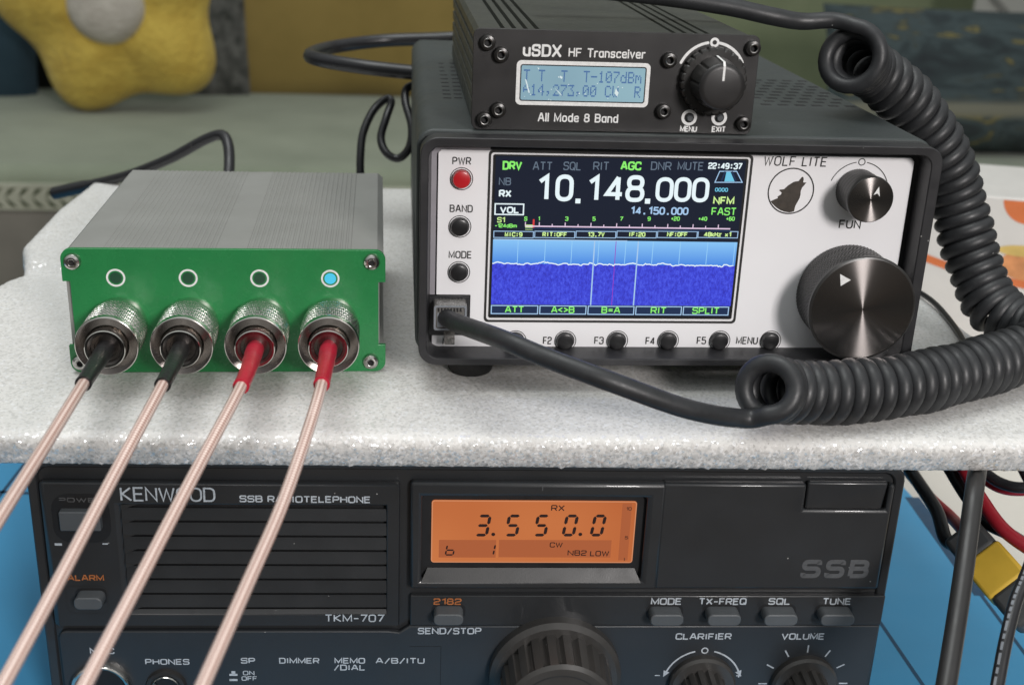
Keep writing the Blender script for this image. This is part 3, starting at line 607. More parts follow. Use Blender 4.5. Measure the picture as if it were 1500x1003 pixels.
# display surround
x0, x1, zb, zt = prect(K, 601, 706, 965.5, 863, YS)
wx0, wx1, wzb, wzt = prect(K, 618, 728, 940, 838, YS)
b = MB(); b.ring([(x0, zb), (x1, zb), (x1, zt), (x0, zt)], [(wx0, wzb-3.6), (wx1, wzb-3.6), (wx1, wzt), (wx0, wzt)], YS, 1.5, 'case_black'); b.build('display_surround', kr, bevel=1.3, angle=50)
b = MB(); b.add([(wx0, YS+.1, wzb-4.0), (wx1, YS+.1, wzb-4.0), (wx1-2, 1.0, wzb), (wx0+2, 1.0, wzb)], [(0,1,2,3)], 'sill'); b.build('display_sill', kr, smooth=0)
b = MB(); b.flat(quad(wx0, wx1, wzb-1, wzt), 1.3, 'recess'); b.build('display_recess', kr, smooth=0)
YD = 1.0
dx0, dx1, dzb, dzt = prect(K, 632.5, 732, 926, 824, YD)
dz0 = K.uv(632, 826, YD)[1]
lcd = MB(); lcd.prism(rrect(dx0, dx1, dzb, dzt, 1.0), YD, 1.25, 'lcd_orange')
lcd.ribbon(rrect(dx0+.2, dx1-.2, dzb+.2, dzt-.2, .8), 0.3, YD-0.05, 'lcd_edge', True)
for q in ((643, 790, 726, 816), (731, 790, 894, 816)): lcd.flat(quad(*prect(K, *q, YD)), YD-.04, 'lcd_shade')
lcd.flat(quad(*prect(K, 912, 737, 919, 820, YD)), YD-.04, 'lcd_shade')
disp = lcd.build('amber_display', kr, smooth=0)
seg = MB()
def seven(mb, x, z, w_, h_, on, m, y, t=0.13, slant=0.16):
    T = t*h_; g = T*0.12
    def P(u, v): return (x+u+slant*v, z+v)
    def hz(v): return [P(g+T*.5, v), P(g+T, v+T/2), P(w_-g-T, v+T/2), P(w_-g-T*.5, v), P(w_-g-T, v-T/2), P(g+T, v-T/2)]
    def vt(u, v0, v1): return [P(u, v0+g+T*.5), P(u+T/2, v0+g+T), P(u+T/2, v1-g-T), P(u, v1-g-T*.5), P(u-T/2, v1-g-T), P(u-T/2, v0+g+T)]
    S7 = dict(a=hz(h_-T/2), g=hz(h_/2), d=hz(T/2), f=vt(T/2, h_/2-T/4, h_), e=vt(T/2, 0, h_/2+T/4), b=vt(w_-T/2, h_/2-T/4, h_), c=vt(w_-T/2, 0, h_/2+T/4))
    for c in on: mb.flat(S7[c], y, m)
for xl, on in ((694, 'abgcd'), (738, 'afgcd'), (780, 'afgcd'), (822, 'abcdef'), (863, 'abcdef')):
    a = K.uv(xl, 785, YD); c = K.uv(xl+22, 753, YD); seven(seg, a[0], a[1], (c[0]-a[0])*.98, c[1]-a[1], on, 'lcd_ink', YD-.08, slant=.14)
for xd in (722.5, 850):
    a = K.uv(xd, 782, YD); seg.flat(circ(a[0], a[1], .62, 16), YD-.08, 'lcd_ink')
a = K.uv(651, 813, YD); c = K.uv(665, 797, YD); seven(seg, a[0], a[1], c[0]-a[0], c[1]-a[1], 'fgecd', 'lcd_ink', YD-.08)
a = K.uv(710, 813, YD); c = K.uv(724, 796, YD); seven(seg, a[0], a[1], c[0]-a[0], c[1]-a[1], 'bc', 'lcd_ink', YD-.08)
for s_, xa, xb, y_, h_ in (('RX', 807, 827, 748, 9), ('CW', 805, 824, 801, 7.5), ('NB2', 831, 859, 813, 8), ('LOW', 864, 892, 814, 8)): put(seg, K, s_, xa, xb, y_, h_, 'lcd_ink', YD, wt=.17, rr=.22)
put(seg, K, '10', 917, 925, 747, 5, 'lcd_ink', YD, wt=.16); put(seg, K, '5', 915, 920, 789, 4.5, 'lcd_ink', YD, wt=.18); put(seg, K, '1', 913, 915, 821, 4.5, 'lcd_ink', YD, wt=.18)
seg.build('readout', disp, smooth=0)
b = MB(); a = K.uv(795, 712, YS)[0]; az = K.uv(795, 717, YS)[1]; b.ribbon([(a, az+1.2), (a, az-.3)], .3, YS-.05, 'ink_dim'); b.build('scratch', kr, smooth=0)
# memory door with its finger grip
x0, x1, zb, zt = prect(K, 972.5, 708, 1302, 863, YS)
x1 = K.uv(1312, 712, YS)[0]; nx0, nx1, nzb, nzt = prect(K, 1183, 706, 1298, 748, YS)
b = MB(); b.prism([(x0, zb), (x1, zb), (x1, zt), (nx1, zt), (nx1, nzb), (nx0, nzb), (nx0, zt), (x0, zt)], YS, 1.5, 'case_black'); dr = b.build('door', kr, bevel=1.2)
b = MB(); b.prism([(nx0+.6, nzb-.2), (nx1-1.2, nzb-.2), (nx1-.2, nzt-.5), (nx0+.6, nzt-.5)], YS+.9, 1.2, 'case_black'); b.build('finger_grip', dr, bevel=0.7)
b = MB(); put(b, K, 'SSB', 1171, 1270, 846, 27, 'ink_dim', YS, wt=.235, rr=.24, gap=.36, slant=.06); b.build('lettering', dr, smooth=0)
# key strip and lower panel
YL = -0.5
x0, x1, zb, zt = prect(K, 601, 872, 1290, 916, YL)
b = MB(); b.prism([(x0, zb+.2), (x1, zb+.2), (x1, zt), (x0, zt)], YL, 1.5, 'case_black'); b.build('key_strip', kr, bevel=0.35)
sx0 = K.uv(85, 926, YL)[0]; lz = K.uv(300, 924, YL)[1]; lz2 = zb
b = MB(); b.prism([(sx0, 2.9), (K.uv(1283, 925, YL)[0], 2.9), (K.uv(1287, 925, YL)[0], lz2), (x0, lz2), (x0-3.5, lz-.6), (x0-7, lz), (sx0+2.5, lz), (sx0+.7, lz-.7), (sx0, lz-2.5)], YL, 1.5, 'panel_blue'); b.build('lower_panel', kr, bevel=0.5)
b = MB(); a, c = K.uv(646, 946, YL), K.uv(645, 1003, YL); b.ribbon([(K.uv(600, 946, YL)[0], a[1]), a, c], .18, YL-.04, 'recess'); b.build('panel_seam', kr, smooth=0)
def key(xl, xr, yt, yb, label=None, L=5.0, well=True, base=YL, name='push_key'):
    Y = base-L; x0, x1, zb, zt = prect(K, xl, yt, xr, yb, Y)
    b = MB(); b.prism(rrect(x0, x1, zb, zt, (zt-zb)*.42, 6), Y, 1.4, 'key_grey'); o = b.build(name, kr, bevel=0.35)
    if label: o['label'] = label
    b = MB(); b.prism(rrect(x0-.75, x1+.75, zb-.75, zt+.75, (zt-zb)*.5, 6), base-.07, 1.3, 'recess'); b.build('key_well', o, smooth=0)
    return o
key(635.5, 678.5, 900, 916, 'worn greenish grey key between 2182 and SEND/STOP', 5)
for xl in (954, 1038, 1121, 1204): key(xl, xl+46.5, 900.5, 916.5)
# alarm key in its moulded well
o = key(107, 150, 876, 893, 'grey key under the orange word ALARM', 4.5, base=YS)
x0, x1, zb, zt = prect(K, 95, 858, 160, 898, YS)
b = MB(); b.ribbon(rrect(x0, x1, zb, zt, 2.2), .35, YS-.06, 'sill', True); b.build('key_border', o, smooth=0)
# power key
x0, x1, zb, zt = prect(K, 85, 750, 148, 778, YS-2.5)
b = MB(); b.prism(rrect(x0, x1, zb, zt, .5), YS-2.5, 1, 'key_grey'); pk = b.build('power_key', kr, bevel=0.3)
a = K.uv(119, 758, YS); b = MB(); b.prism(rrect(a[0]-8.6, a[0]+8.6, a[1]-8.6, a[1]+8.2, 5.2, 6), YS-.08, 1, 'recess'); b.build('key_well', pk, smooth=0)
# lettering of the radiotelephone
kw = dict(wt=.185, rr=.24)
L = MB()
cap(kr, K, 'KENWOOD', 177, 316, 735, 21, 'ink_pale', YS, yb2=733, wt=.12, rr=.5, gap=.2, name='maker_lettering')
cap(kr, K, 'SSB', 351, 385, 735, 10, 'ink_pale', YS, **kw); cap(kr, K, 'RADIOTELEPHONE', 392, 543, 736, 10, 'ink_pale', YS, yb2=735.5, **kw)
cap(kr, K, 'TKM-707', 476, 563, 910, 11, 'ink_pale', YS, wt=.15, rr=.24)
L = MB(); cap(kr, K, 'POWER', 86, 152, 735, 6.5, 'ink_dim', YS, wt=.2)
cap(kr, K, 'ALARM', 99, 153, 850, 9, 'ink_orange', YS, **kw); cap(kr, K, '2182', 635, 676, 885, 9.5, 'ink_orange', YL, **kw)
for q in ((80, 795, 91, 798.5), (150, 795, 158, 797)):
    L = MB(); L.flat(quad(*prect(K, *q, YS)), YS-.06, 'ink_pale'); L.build('key_symbol', kr, smooth=0)
L = MB()
cap(kr, K, 'SEND/STOP', 612, 705, 928, 9.5, 'ink_pale', YL, **kw)
cap(kr, K, 'MODE', 953, 998, 885, 10, 'ink_pale', YL, **kw); cap(kr, K, 'TX-FREQ', 1023, 1093, 885, 10, 'ink_pale', YL, **kw)
cap(kr, K, 'SQL', 1125, 1157, 885, 10, 'ink_pale', YL, **kw); cap(kr, K, 'TUNE', 1204, 1246, 885, 10, 'ink_pale', YL, **kw)
cap(kr, K, 'CLARIFIER', 989, 1071, 936, 9.5, 'ink_pale', YL, **kw); cap(kr, K, 'VOLUME', 1144, 1207, 936, 9.5, 'ink_pale', YL, **kw)
cap(kr, K, 'MIC', 132, 168, 957, 9, 'ink_pale', YL, **kw); cap(kr, K, 'PHONES', 213, 278, 972.5, 8.5, 'ink_pale', YL, **kw)
cap(kr, K, 'SP', 353, 374, 971, 8.5, 'ink_pale', YL, **kw); cap(kr, K, 'DIMMER', 409, 468, 971, 8.5, 'ink_pale', YL, **kw)
cap(kr, K, 'MEMO', 490, 535, 971, 8.5, 'ink_pale', YL, **kw); cap(kr, K, '/DIAL', 489, 535, 981, 8.5, 'ink_pale', YL, **kw)
cap(kr, K, 'A/B/ITU', 550, 622, 971, 8.5, 'ink_pale', YL, **kw); cap(kr, K, 'ON', 356, 373, 988, 6.5, 'ink_pale', YL, **kw); cap(kr, K, 'OFF', 354, 377, 996, 6.5, 'ink_pale', YL, **kw)
for q in ((336, 986, 348, 989), (339, 982, 345, 986.5), (336, 993.5, 348, 996.5)): L.flat(quad(*prect(K, *q, YL)), YL-.06, 'ink_pale')
L.build('switch_symbol', kr, smooth=0)
def knob(F, parent, name, px, py, Yb, r, L_, flange_r, flange_t, m, flutes=0, depth=0.0, face_r=None, extra=None):
    """turned knob standing on the panel at the pixel of its base"""
    cx, cz = F.uv(px, py, Yb)
    b = MB()
    if flange_r: b.lathe([(flange_r*.93, Yb-flange_t), (flange_r, Yb-flange_t*.7), (flange_r, Yb)], cx, cz, m, 64, cap0=True)
    def rf(rr, a, y):
        if not flutes: return rr
        u = (a*flutes/(2*math.pi)) % 1
        return rr - depth*max(0, math.cos((u-.5)*2*math.pi)*1.3-.1)
    n = flutes*12 if flutes else 64
    y1 = Yb-flange_t*.9; y0 = Yb-L_
    prof = [(r*.96, y0+1.2), (r*.975, y0+4), (r, y1)]
    b.lathe(prof, cx, cz, m, n, rf, cap0=False)
    fr = face_r or r*.9
    b.lathe([(fr*.92, y0-.0), (fr, y0+.25), (r*.965, y0+1.3)], cx, cz, m, 64)
    o = b.build(name, parent, smooth=30); return o, cx, cz, y0
o, cx, cz, y0 = knob(K, kr, 'main_dial', 812, 984, YL, 18.2, 21, 21.6, 5, 'dial_black', 22, 1.3)
b = MB(); b.lathe([(13.8, y0-.1), (14.3, y0-.02)], cx, cz, 'sill', 64, cap0=False); b.build('face_ring', o)
for nm, px, py in (('clarifier_knob', 1027, 1000), ('volume_knob', 1176, 1000)):
    o, cx, cz, y0 = knob(K, kr, nm, px, py, YL, 7.6, 14, 11.2, 3, 'dial_black', 14, .9)
    b = MB()
    if nm[0] == 'c':
        for a0, a1, hd in ((104, 158, 1), (76, 22, 1)):
            pts = circ(cx, cz, 13.0, 14, a0, a1); b.ribbon(pts, .55, YL-.06, 'ink_pale')
            ex, ez = pts[-1]; tx, tz = ex-pts[-2][0], ez-pts[-2][1]; l_ = math.hypot(tx, tz); tx, tz = tx/l_, tz/l_
            b.flat([(ex+tx*2.4, ez+tz*2.4), (ex-tz*1.1, ez+tx*1.1), (ex+tz*1.1, ez-tx*1.1)], YL-.09, 'ink_pale')
        b.ribbon(circ(cx, cz+13.0, 1.0, 20), .45, YL-.06, 'ink_pale', True)
        put(b, K, '-', 958, 967, 992, 8, 'ink_pale', YL, wt=.16); put(b, K, '+', 1077, 1086, 993, 9, 'ink_pale', YL, wt=.16)
    else:
        for a in (90, 60, 120, 30, 150, 0, 180):
            ca, sa = math.cos(math.radians(a)), math.sin(math.radians(a)); b.ribbon([(cx+12.3*ca, cz+12.3*sa), (cx+15.2*ca, cz+15.2*sa)], .5, YL-.06, 'ink_pale')
    b.build('dial_marks', kr, smooth=0)
    b = MB(); b.prism(quad(cx-.5, cx+.5, cz+2, cz+7.0), y0-.12, y0+.5, 'ink_pale'); b.build('pointer', o, smooth=0)
cx, cz = K.uv(150, 1006, YL)
b = MB(); b.lathe([(8.4, YL-2.2), (9.2, YL-2.6), (9.9, YL-1.6), (9.9, YL)], cx, cz, 'nickel', 56, cap0=False, rf=lambda r, a, y: r)
b.lathe([(8.4, YL-2.2), (8.2, YL+.5)], cx, cz, 'recess', 48, cap0=False); b.lathe([(8.3, YL-.3), (8.3, YL)], cx, cz, 'recess', 40); o = b.build('microphone_socket', kr)
cx, cz = K.uv(244, 1004, YL)
b = MB(); b.lathe([(4.6, YL-.6), (5.2, YL-1.6), (6.2, YL-1.4), (6.6, YL)], cx, cz, 'knob_black', 48, cap0=False); b.lathe([(3.4, YL-.9), (4.4, YL-1.9), (4.9, YL-1.0)], cx, cz, 'nickel', 40, cap0=False)
b.lathe([(3.5, YL-.15), (3.5, YL)], cx, cz, 'recess', 30); b.build('headphone_socket', kr)
# ================================================================== PACKING FOAM
fm = MB(); rg = random.Random(4)
pts = [(-186, -3.5), (190, -3.2), (189, 84), (187, 131), (186, 298), (-189, 292), (-183.5, 168), (-178, 152), (-175.5, 144), (-176, 139), (-180, 132), (-182, 122), (-183, 70)]
dense = []
for i, p in enumerate(pts):
    q = pts[(i+1) % len(pts)]; d = math.hypot(q[0]-p[0], q[1]-p[1]); n = max(1, int(d/1.1))
    for j in range(n): dense.append((p[0]+(q[0]-p[0])*j/n, p[1]+(q[1]-p[1])*j/n))
n = len(dense); vs = []; fs = []
cxx, cyy = 0, 140
def inset(i, a):
    p0, p1, p2 = dense[i-3], dense[i], dense[(i+3) % n]; tx, ty = p2[0]-p0[0], p2[1]-p0[1]; l_ = math.hypot(tx, ty)+1e-6
    return (p1[0]-ty/l_*a, p1[1]+tx/l_*a)
lay = [(1.2, 102.15), (0.1, 102.9), (-1.0, 105), (-2.2, 107.5), (-3.0, 109.6), (-2.9, 111.4), (-2.2, 112.6), (-1.0, 113.4), (0.8, 113.85), (3.5, 114.0)]
jit = [[rg.gauss(0, .28) for _ in range(n)] for _ in lay]
for li, (a, z) in enumerate(lay):
    for i in range(n):
        aa = a + (jit[li][i] if 0 < li < 5 else jit[li][i]*.35 if li < 8 else 0); x, y = inset(i, aa)
        zz = z + (rg.gauss(0, .18) if 0 < li < 5 else 0) + (1.1*max(0, rg.random()-.9)*-5 if li in (0,) else 0)*0
        if x < -150 and y > 142: zz += (z-102)*.36*min(1, (y-142)/3)*min(1, max(0, (285-y)/60))      # the torn corner stands up a little
        vs.append((x, y, zz))
for j in range(len(lay)-1):
    for i in range(n):
        k2 = (i+1) % n; fs.append((j*n+i, j*n+k2, (j+1)*n+k2, (j+1)*n+i))
base_ = (len(lay)-1)*n; prev = base_
for t_ in (.25, .5, .75, .97):                       # the top closes towards the middle, very slightly uneven
    st_ = len(vs)
    for i in range(n):
        x, y, z = vs[base_+i]; x, y = x+(cxx-x)*t_, y+(cyy-y)*t_
        vs.append((x, y, 114.0+.12*math.sin(x*.06+1)*math.cos(y*.05)*min(1, t_*3)))
    for i in range(n):
        k2 = (i+1) % n; fs.append((prev+i, prev+k2, st_+k2, st_+i))
    prev = st_
vs += [(cxx, cyy, 114.0), (cxx, cyy, 102.15)]; c_ = len(vs)-2
for i in range(n):
    k2 = (i+1) % n; fs += [(prev+i, prev+k2, c_), (k2, i, c_+1)]
fm.add(vs, fs, 'foam')
ci_ = fm.slot('foam_cut')
for q_ in range(6*n): fm.mi[q_] = ci_
o = fm.build('packing_foam', smooth=75); tag(o, 'white packing foam sheet lying on the black radiotelephone', 'packing foam')
# ================================================================== ANTENNA SWITCH BOX
B = Frame((-130.642, 38.702, 114.15), 2.649)
bx = thing('antenna_switch', 'grey aluminium box with a green front plate and four sockets, on the foam', 'switch box', B.o, B.yaw)
W_, H_ = 101.3, 41.9
zn0, zn1 = B.uv(104, 506)[1], B.uv(104, 412)[1]
r = 3.4
out = rrect(0, W_, 0, H_, r, 6)
# outline with a shallow notch in both sides
pl = [p for p in out]
q = 7
poly = out[:q] + [(W_, zn0), (W_-2.3, zn0), (W_-2.3, zn1), (W_, zn1)] + out[q:q*3] + [(0, zn1), (2.3, zn1), (2.3, zn0), (0, zn0)] + out[q*3:]
b = MB(); b.prism(poly, 0, 1.6, 'pcb'); fp = b.build('front_plate', bx, bevel=0.12)
# extrusion: ribbed top, plain sides
top = []
def ribs(x0, x1, n):
    p = (x1-x0)/n
    for i in range(n): top.extend([(x0+i*p, H_-.4), (x0+i*p+p*.48, H_-.4), (x0+i*p+p*.62, H_-.62), (x0+i*p+p*.86, H_-.62)])
top.append((2.5, H_-.4)); ribs(11.8, 48.2, 20); ribs(56.4, 91.0, 20); top.append((W_-2.6, H_-.4))
prof = [(1.6, .6), (W_-1.4, .6), (W_-.6, 1.6), (W_-.6, 8), (W_-2.0, 8.3), (W_-2.0, 33), (W_-.6, 33.3), (W_-.6, H_-2.0)] + top[::-1] + [(.8, H_-2.0), (.8, 1.6)]
b = MB(); b.prism(prof, 1.62, 108.3, 'alu_grey'); b.build('case', bx, smooth=25)
b = MB(); b.prism(rrect(1.2, W_-1.2, .8, H_-1.4, 3), 108.32, 109.9, 'alu_black'); b.build('rear_plate', bx)
def hexscrew(F, parent, cx, cz, Y, rh, m, hx, name='screw', dome=True):
    b = MB(); b.lathe([(rh*.45, Y-rh*.62), (rh*.62, Y-rh*.60), (rh*.86, Y-rh*.42), (rh, Y-.25), (rh, Y)], cx, cz, m, 36, cap0=False)
    b.lathe([(rh*.45, Y-rh*.62), (rh*.40, Y-rh*.60), (rh*.38, Y-rh*.15)], cx, cz, hx, 6, cap0=False)
    b.lathe([(rh*.38, Y-rh*.15), (rh*.38, Y)], cx, cz, 'recess', 6)
    return b.build(name, parent, smooth=30)
for px, py in ((105, 384), (544.5, 384.5), (543, 530)):
    a = B.uv(px, py, -.8); hexscrew(B, bx, a[0], a[1], 0, 2.75, 'steel', 'steel')
hexscrew(B, bx, B.uv(543, 530, -.8)[0]-93.2, B.uv(543, 530, -.8)[1], 0, 2.75, 'steel', 'steel')
CX = [16.45, 38.85, 61.2, 83.6]; CZ = 17.0; LZ = 32.4
for i, x in enumerate(CX):
    b = MB(); b.ring(circ(x, LZ, 2.95, 40), circ(x, LZ, 2.35, 40), -.12, 0, 'ink_white')
    b.flat(circ(x, LZ, 2.3, 32), -.05, 'pcb'); b.flat(circ(x, LZ, 1.85, 32), -.11, 'led' if i == 3 else 'pcb_hole')
    o = b.build('indicator_lamp', bx, smooth=0)
    o['label'] = 'lit pale blue indicator lamp' if i == 3 else 'unlit green indicator lamp in a white ring'
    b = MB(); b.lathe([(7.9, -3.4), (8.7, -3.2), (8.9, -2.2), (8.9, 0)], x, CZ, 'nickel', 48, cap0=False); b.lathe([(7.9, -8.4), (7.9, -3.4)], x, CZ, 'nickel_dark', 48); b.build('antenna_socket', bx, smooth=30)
# ------------------------------------------------------------------ the four pink cables, each with its plug
def Wd(F, x, y, z): return F.o + F.u*x + F.n*y + Vector((0, 0, z))
def knurl(n, k2, a):
    def rf(rr, ang, y):
        u, v = ang*n/(2*math.pi), y*k2
        t1, t2 = abs(((u+v) % 1)-.5)*2, abs(((u-v) % 1)-.5)*2
        return rr + a*min(t1, t2)
    return rf
CAB = [
 ('first pink coax cable from the left, with a black sleeve', 'sleeve_black', [(122, 562, 327), (70, 646, 300), (0, 757, 272), (-90, 905, 245)], (128, 552)),
 ('second pink coax cable from the left, with a black sleeve', 'sleeve_black', [(238, 564, 328), (165, 700, 296), (82, 858, 266), (0, 1010, 243), (-50, 1100, 232)], (243, 553)),
 ('third pink coax cable from the left, with a red sleeve', 'sleeve_red', [(353, 566, 328), (286, 692, 298), (206, 846, 268), (123, 1005, 244), (75, 1100, 232)], (357, 555)),
 ('rightmost pink coax cable, with a red sleeve, plugged in below the lit blue lamp', 'sleeve_red', [(471, 563, 329), (452, 628, 312), (412, 742, 290), (358, 865, 266), (296, 1005, 243), (258, 1095, 230)], (474, 550)),
]
for i, (lab, slv, pth, send) in enumerate(CAB):
    P0 = Wd(B, CX[i], 0, CZ)
    cb = thing('coax_cable', lab, 'cable', P0, B.yaw, 'pink coax cables plugged into the grey box')
    loc = lambda v: Vector(((v-P0).dot(B.u), (v-P0).dot(B.n), (v-P0).z))
    b = MB()
    ys = [-3.9 - j*(13.6/62) for j in range(63)]
    b.lathe([(9.05, y) for y in ys[::-1]], 0, 0, 'nickel', 368, knurl(46, .62, .42), cap0=False)
    b.lathe([(8.7, -3.5), (9.05, -3.9)][::-1][::1], 0, 0, 'nickel', 64, cap0=False)
    b.lathe([(9.2, -20.3), (9.45, -20.15), (9.6, -19.5), (9.6, -18.3), (9.1, -17.7)], 0, 0, 'nickel', 72, cap0=False)
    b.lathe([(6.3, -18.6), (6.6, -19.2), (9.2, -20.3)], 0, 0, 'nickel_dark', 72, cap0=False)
    b.build('coupling_ring', cb, smooth=28)
    b = MB(); b.lathe([(5.3, -22.2), (5.85, -22.9), (6.1, -22.7), (6.2, -21.9), (6.2, -15)], 0, 0, 'nickel', 64, cap0=False)
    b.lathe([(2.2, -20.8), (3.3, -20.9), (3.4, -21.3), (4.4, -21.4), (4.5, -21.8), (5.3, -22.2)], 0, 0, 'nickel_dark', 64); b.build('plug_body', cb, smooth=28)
    pw = [Vector((0, -19.5, 0)), Vector((0, -24.0, -.2))] + [loc(at_depth(*p)) for p in pth]
    sp = spline(pw, 14)
    L_ = [0]
    for a, c in zip(sp, sp[1:]): L_.append(L_[-1]+(c-a).length)
    e = min(range(len(sp)), key=lambda j: (sp[j]-pw[2]).length)
    sl = sp[:e+1]; b = MB()
    lens = [L_[j]/L_[e] for j in range(e+1)]
    b.tube(sl, [(2.7 if t < .30 else 2.4) + (.22 if .42 < t < .47 else 0) - .25*max(0, t-.5)*2 + (.12 if t > .96 else 0) for t in lens], slv, 20); b.build('heat_shrink', cb, smooth=40)
    b = MB(); st = max(0, e-3); cp = spline(sp[st::3] if (len(sp)-st) % 3 else sp[st::3]+[sp[-1]], 6); b.tube(cp, 1.62, 'braid', 18); b.build('cable_run', cb, smooth=60)
# ================================================================== UPPER TRANSCEIVER WITH COLOUR SCREEN
WF = Frame((-18.367, 25.881, 123.68), 1.6332)
wt = thing('transceiver', 'white fronted transceiver with a colour screen and a howling wolf emblem', 'radio', WF.o, WF.yaw)
WW, WH, WD = 161.6, 72.9, 219.0
b = MB(); b.prism(rrect(-1.0, WW+.2, .4, WH+.6, 5.5, 8), 9.3, WD, 'shell'); b.build('shell', wt, bevel=0.6, smooth=30)
b = MB(); b.ring(rrect(0, WW, 0, WH, 5.5, 8), rrect(2.5, WW-3.4, 2.2, WH-2.6, 4.0, 8), 0, 6.9, 'bezel', .25); b.ring(rrect(2.5, WW-3.4, 2.2, WH-2.6, 4.0, 8), rrect(3.6, WW-4.0, 3.4, WH-3.4, 3.2, 8), .26, 8.6, 'bezel', 7.6); b.build('bezel', wt, bevel=0.35, smooth=30)
YP = 8.0
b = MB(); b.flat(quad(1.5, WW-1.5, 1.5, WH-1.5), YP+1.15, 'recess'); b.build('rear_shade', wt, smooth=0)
pz1 = WF.uv(900, 224, YP)[1]; px0 = WF.uv(641, 300, YP)[0]; px1 = WF.uv(1339, 240, YP)[0]; pz0 = 3.2
jx1, jz1 = WF.uv(689, 432, YP); jz0 = WF.uv(689, 491, YP)[1]
pan = [(px0-1.2, pz0), (px1-1.2, pz0), (px1, pz0+1.2), (px1, pz1-1), (px1-1, pz1), (px0+.9, pz1), (px0, pz1-.9), (px0, jz1), (jx1, jz1), (jx1, jz0), (px0-1.2, jz0)]
b = MB(); b.prism(pan, YP, YP+1.0, 'white_panel'); wp = b.build('front_panel', wt, bevel=0.15)
b = MB(); b.prism([(2.8, jz1+.4), (px0-.45, jz1+.4), (px0-.45, pz1-1), (px0+.9, pz1+.5), (21.4, pz1+.35), (21.4, pz1+1.3), (px0-.5, pz1+1.3), (2.8, pz1-1.5)], YP-1.0, YP+1, 'rim_reflection_grey'); b.build('reflection_rim', wt)  # pale strip added: the white panel's reflection put into its grey
# microphone jack
b = MB(); b.prism(quad(2.6, jx1-.3, jz0+.2, jz1-.2), YP-.6, YP+1.1, 'bezel')
for j in range(8): xx = WF.uv(643+j*4.6, 436, YP)[0]; zz = WF.uv(643, 436, YP)[1]; b.box(xx, xx+.5, YP-.9, YP-.6, zz-.5, zz+.4, 'recess')
jk = b.build('microphone_jack', wt, bevel=0.2)
# screen
YT = YP-.35
b = MB(); TR = WF.uv(1104, 229, YP); TL = WF.uv(716, 227, YP); BLc = WF.uv(717, 471.5, YP)
sx0_, sx1_, sz0, sz1 = TL[0], TR[0], BLc[1], pz1+.2
b.ring(rrect(sx0_, sx1_, sz0, sz1, 1.4), rrect(sx0_+.75, sx1_-.75, sz0+.75, sz1-.75, 1.0), YP-.12, YP-.01, 'ink_black')
b.prism(rrect(sx0_+1.45, sx1_-1.5, sz0+1.6, sz1-1.3, .6), YT, YP-.02, 'black_button')
mod = b.build('screen_module', wt, smooth=0)
U = lambda x, y: WF.uv(x, y, YT)
b = MB(); ax0, ax1 = U(724, 300)[0], U(1080.5, 352)[0]; az0, az1 = U(800, 463)[1], U(800, 230)[1]
az0 = max(az0, sz0+2.4)
b.flat(quad(ax0, ax1, az0, az1), YT-.05, 'tft_dark'); scr = b.build('colour_screen', wt, smooth=0)
Y2 = YT-.08
b = MB()
fz = U(850, 387)[1]; sT = U(850, 352)[1]; wB = U(850, 446.5)[1]
b.flat(quad(ax0, ax1, fz, sT), Y2, 'tft_spec'); b.build('spectrum', scr, smooth=0)
b = MB(); b.flat(quad(ax0, ax1, wB, fz), Y2, 'tft_fall'); b.build('waterfall', scr, smooth=0)
b = MB(); rg = random.Random(9)
for x in (759, 799, 838, 877.5, 917, 957, 997, 1037, 1077):
    p = U(x, 353); b.ribbon([(p[0], sT), (p[0], fz)], .22, Y2-.05, 'tft_grid')
for x, m_, w_ in ((871, 'tft_frame', .42), (935, 'tft_frame', .42), (902.5, 'tft_magenta', .22)):
    p = U(x, 353); b.ribbon([(p[0], sT), (p[0], wB)], w_, Y2-.05, m_)
tr = []; xx = ax0
hts = 0
while xx < ax1-.1:
    hts = hts*.6+rg.gauss(0, .16); tr.append((xx, fz+.1+hts+(.35 if abs(xx-40) < 1 else 0))); xx += .45
b.ribbon(tr, .36, Y2-.05, 'tft_white'); b.build('spectrum_trace', scr, smooth=0)
T = MB()
def tx(s, x0, x1, yb, h, m, **kw): put(T, WF, s, x0, x1, yb, h, m, YT-.06, **kw)
kw = dict(rr=.42, wt=.20)
tx('DRV', 736, 764.5, 249, 13, 'tft_green', **kw); tx('AGC', 908.5, 939, 249.5, 13, 'tft_green', **kw)
for s_, a, c in (('ATT', 780, 809), ('SQL', 825, 851), ('RIT', 868.5, 892), ('DNR', 953, 983), ('MUTE', 992, 1030)): tx(s_, a, c, 249.5, 12.5, 'tft_grey', wt=.13, rr=.42)
tx('22:49:37', 1037, 1086.5, 248, 9.5, 'tft_white', wt=.2, rr=.4, mono=True)
tx('NB', 730.5, 748.5, 271.5, 11.5, 'tft_grey', wt=.14, rr=.42); tx('RX', 730.5, 749, 289, 11, 'tft_white', wt=.22, rr=.42)
for s_, a, c, yb, h in (('1', 787, 803, 294.5, 39), ('0', 812.5, 839, 295, 39.5), ('1', 860, 876, 295.5, 39), ('4', 885, 913, 295.5, 39), ('8', 915, 943, 296, 39.5), ('0', 959, 985, 296, 36.5), ('0', 986, 1011, 296, 36.5), ('0', 1012, 1037, 296.5, 36.5)):
    tx(s_, a, c, yb, h, 'tft_white', wt=.155, rr=.45)
for q in ((843, 291, 850, 298), (945, 291, 952, 298.5)): T.flat(quad(*prect(WF, *q, YT-.06)), YT-.12, 'tft_white')
tx('14.150.000', 922, 1008, 314.5, 11.5, 'tft_frame', wt=.19, rr=.42, mono=True)
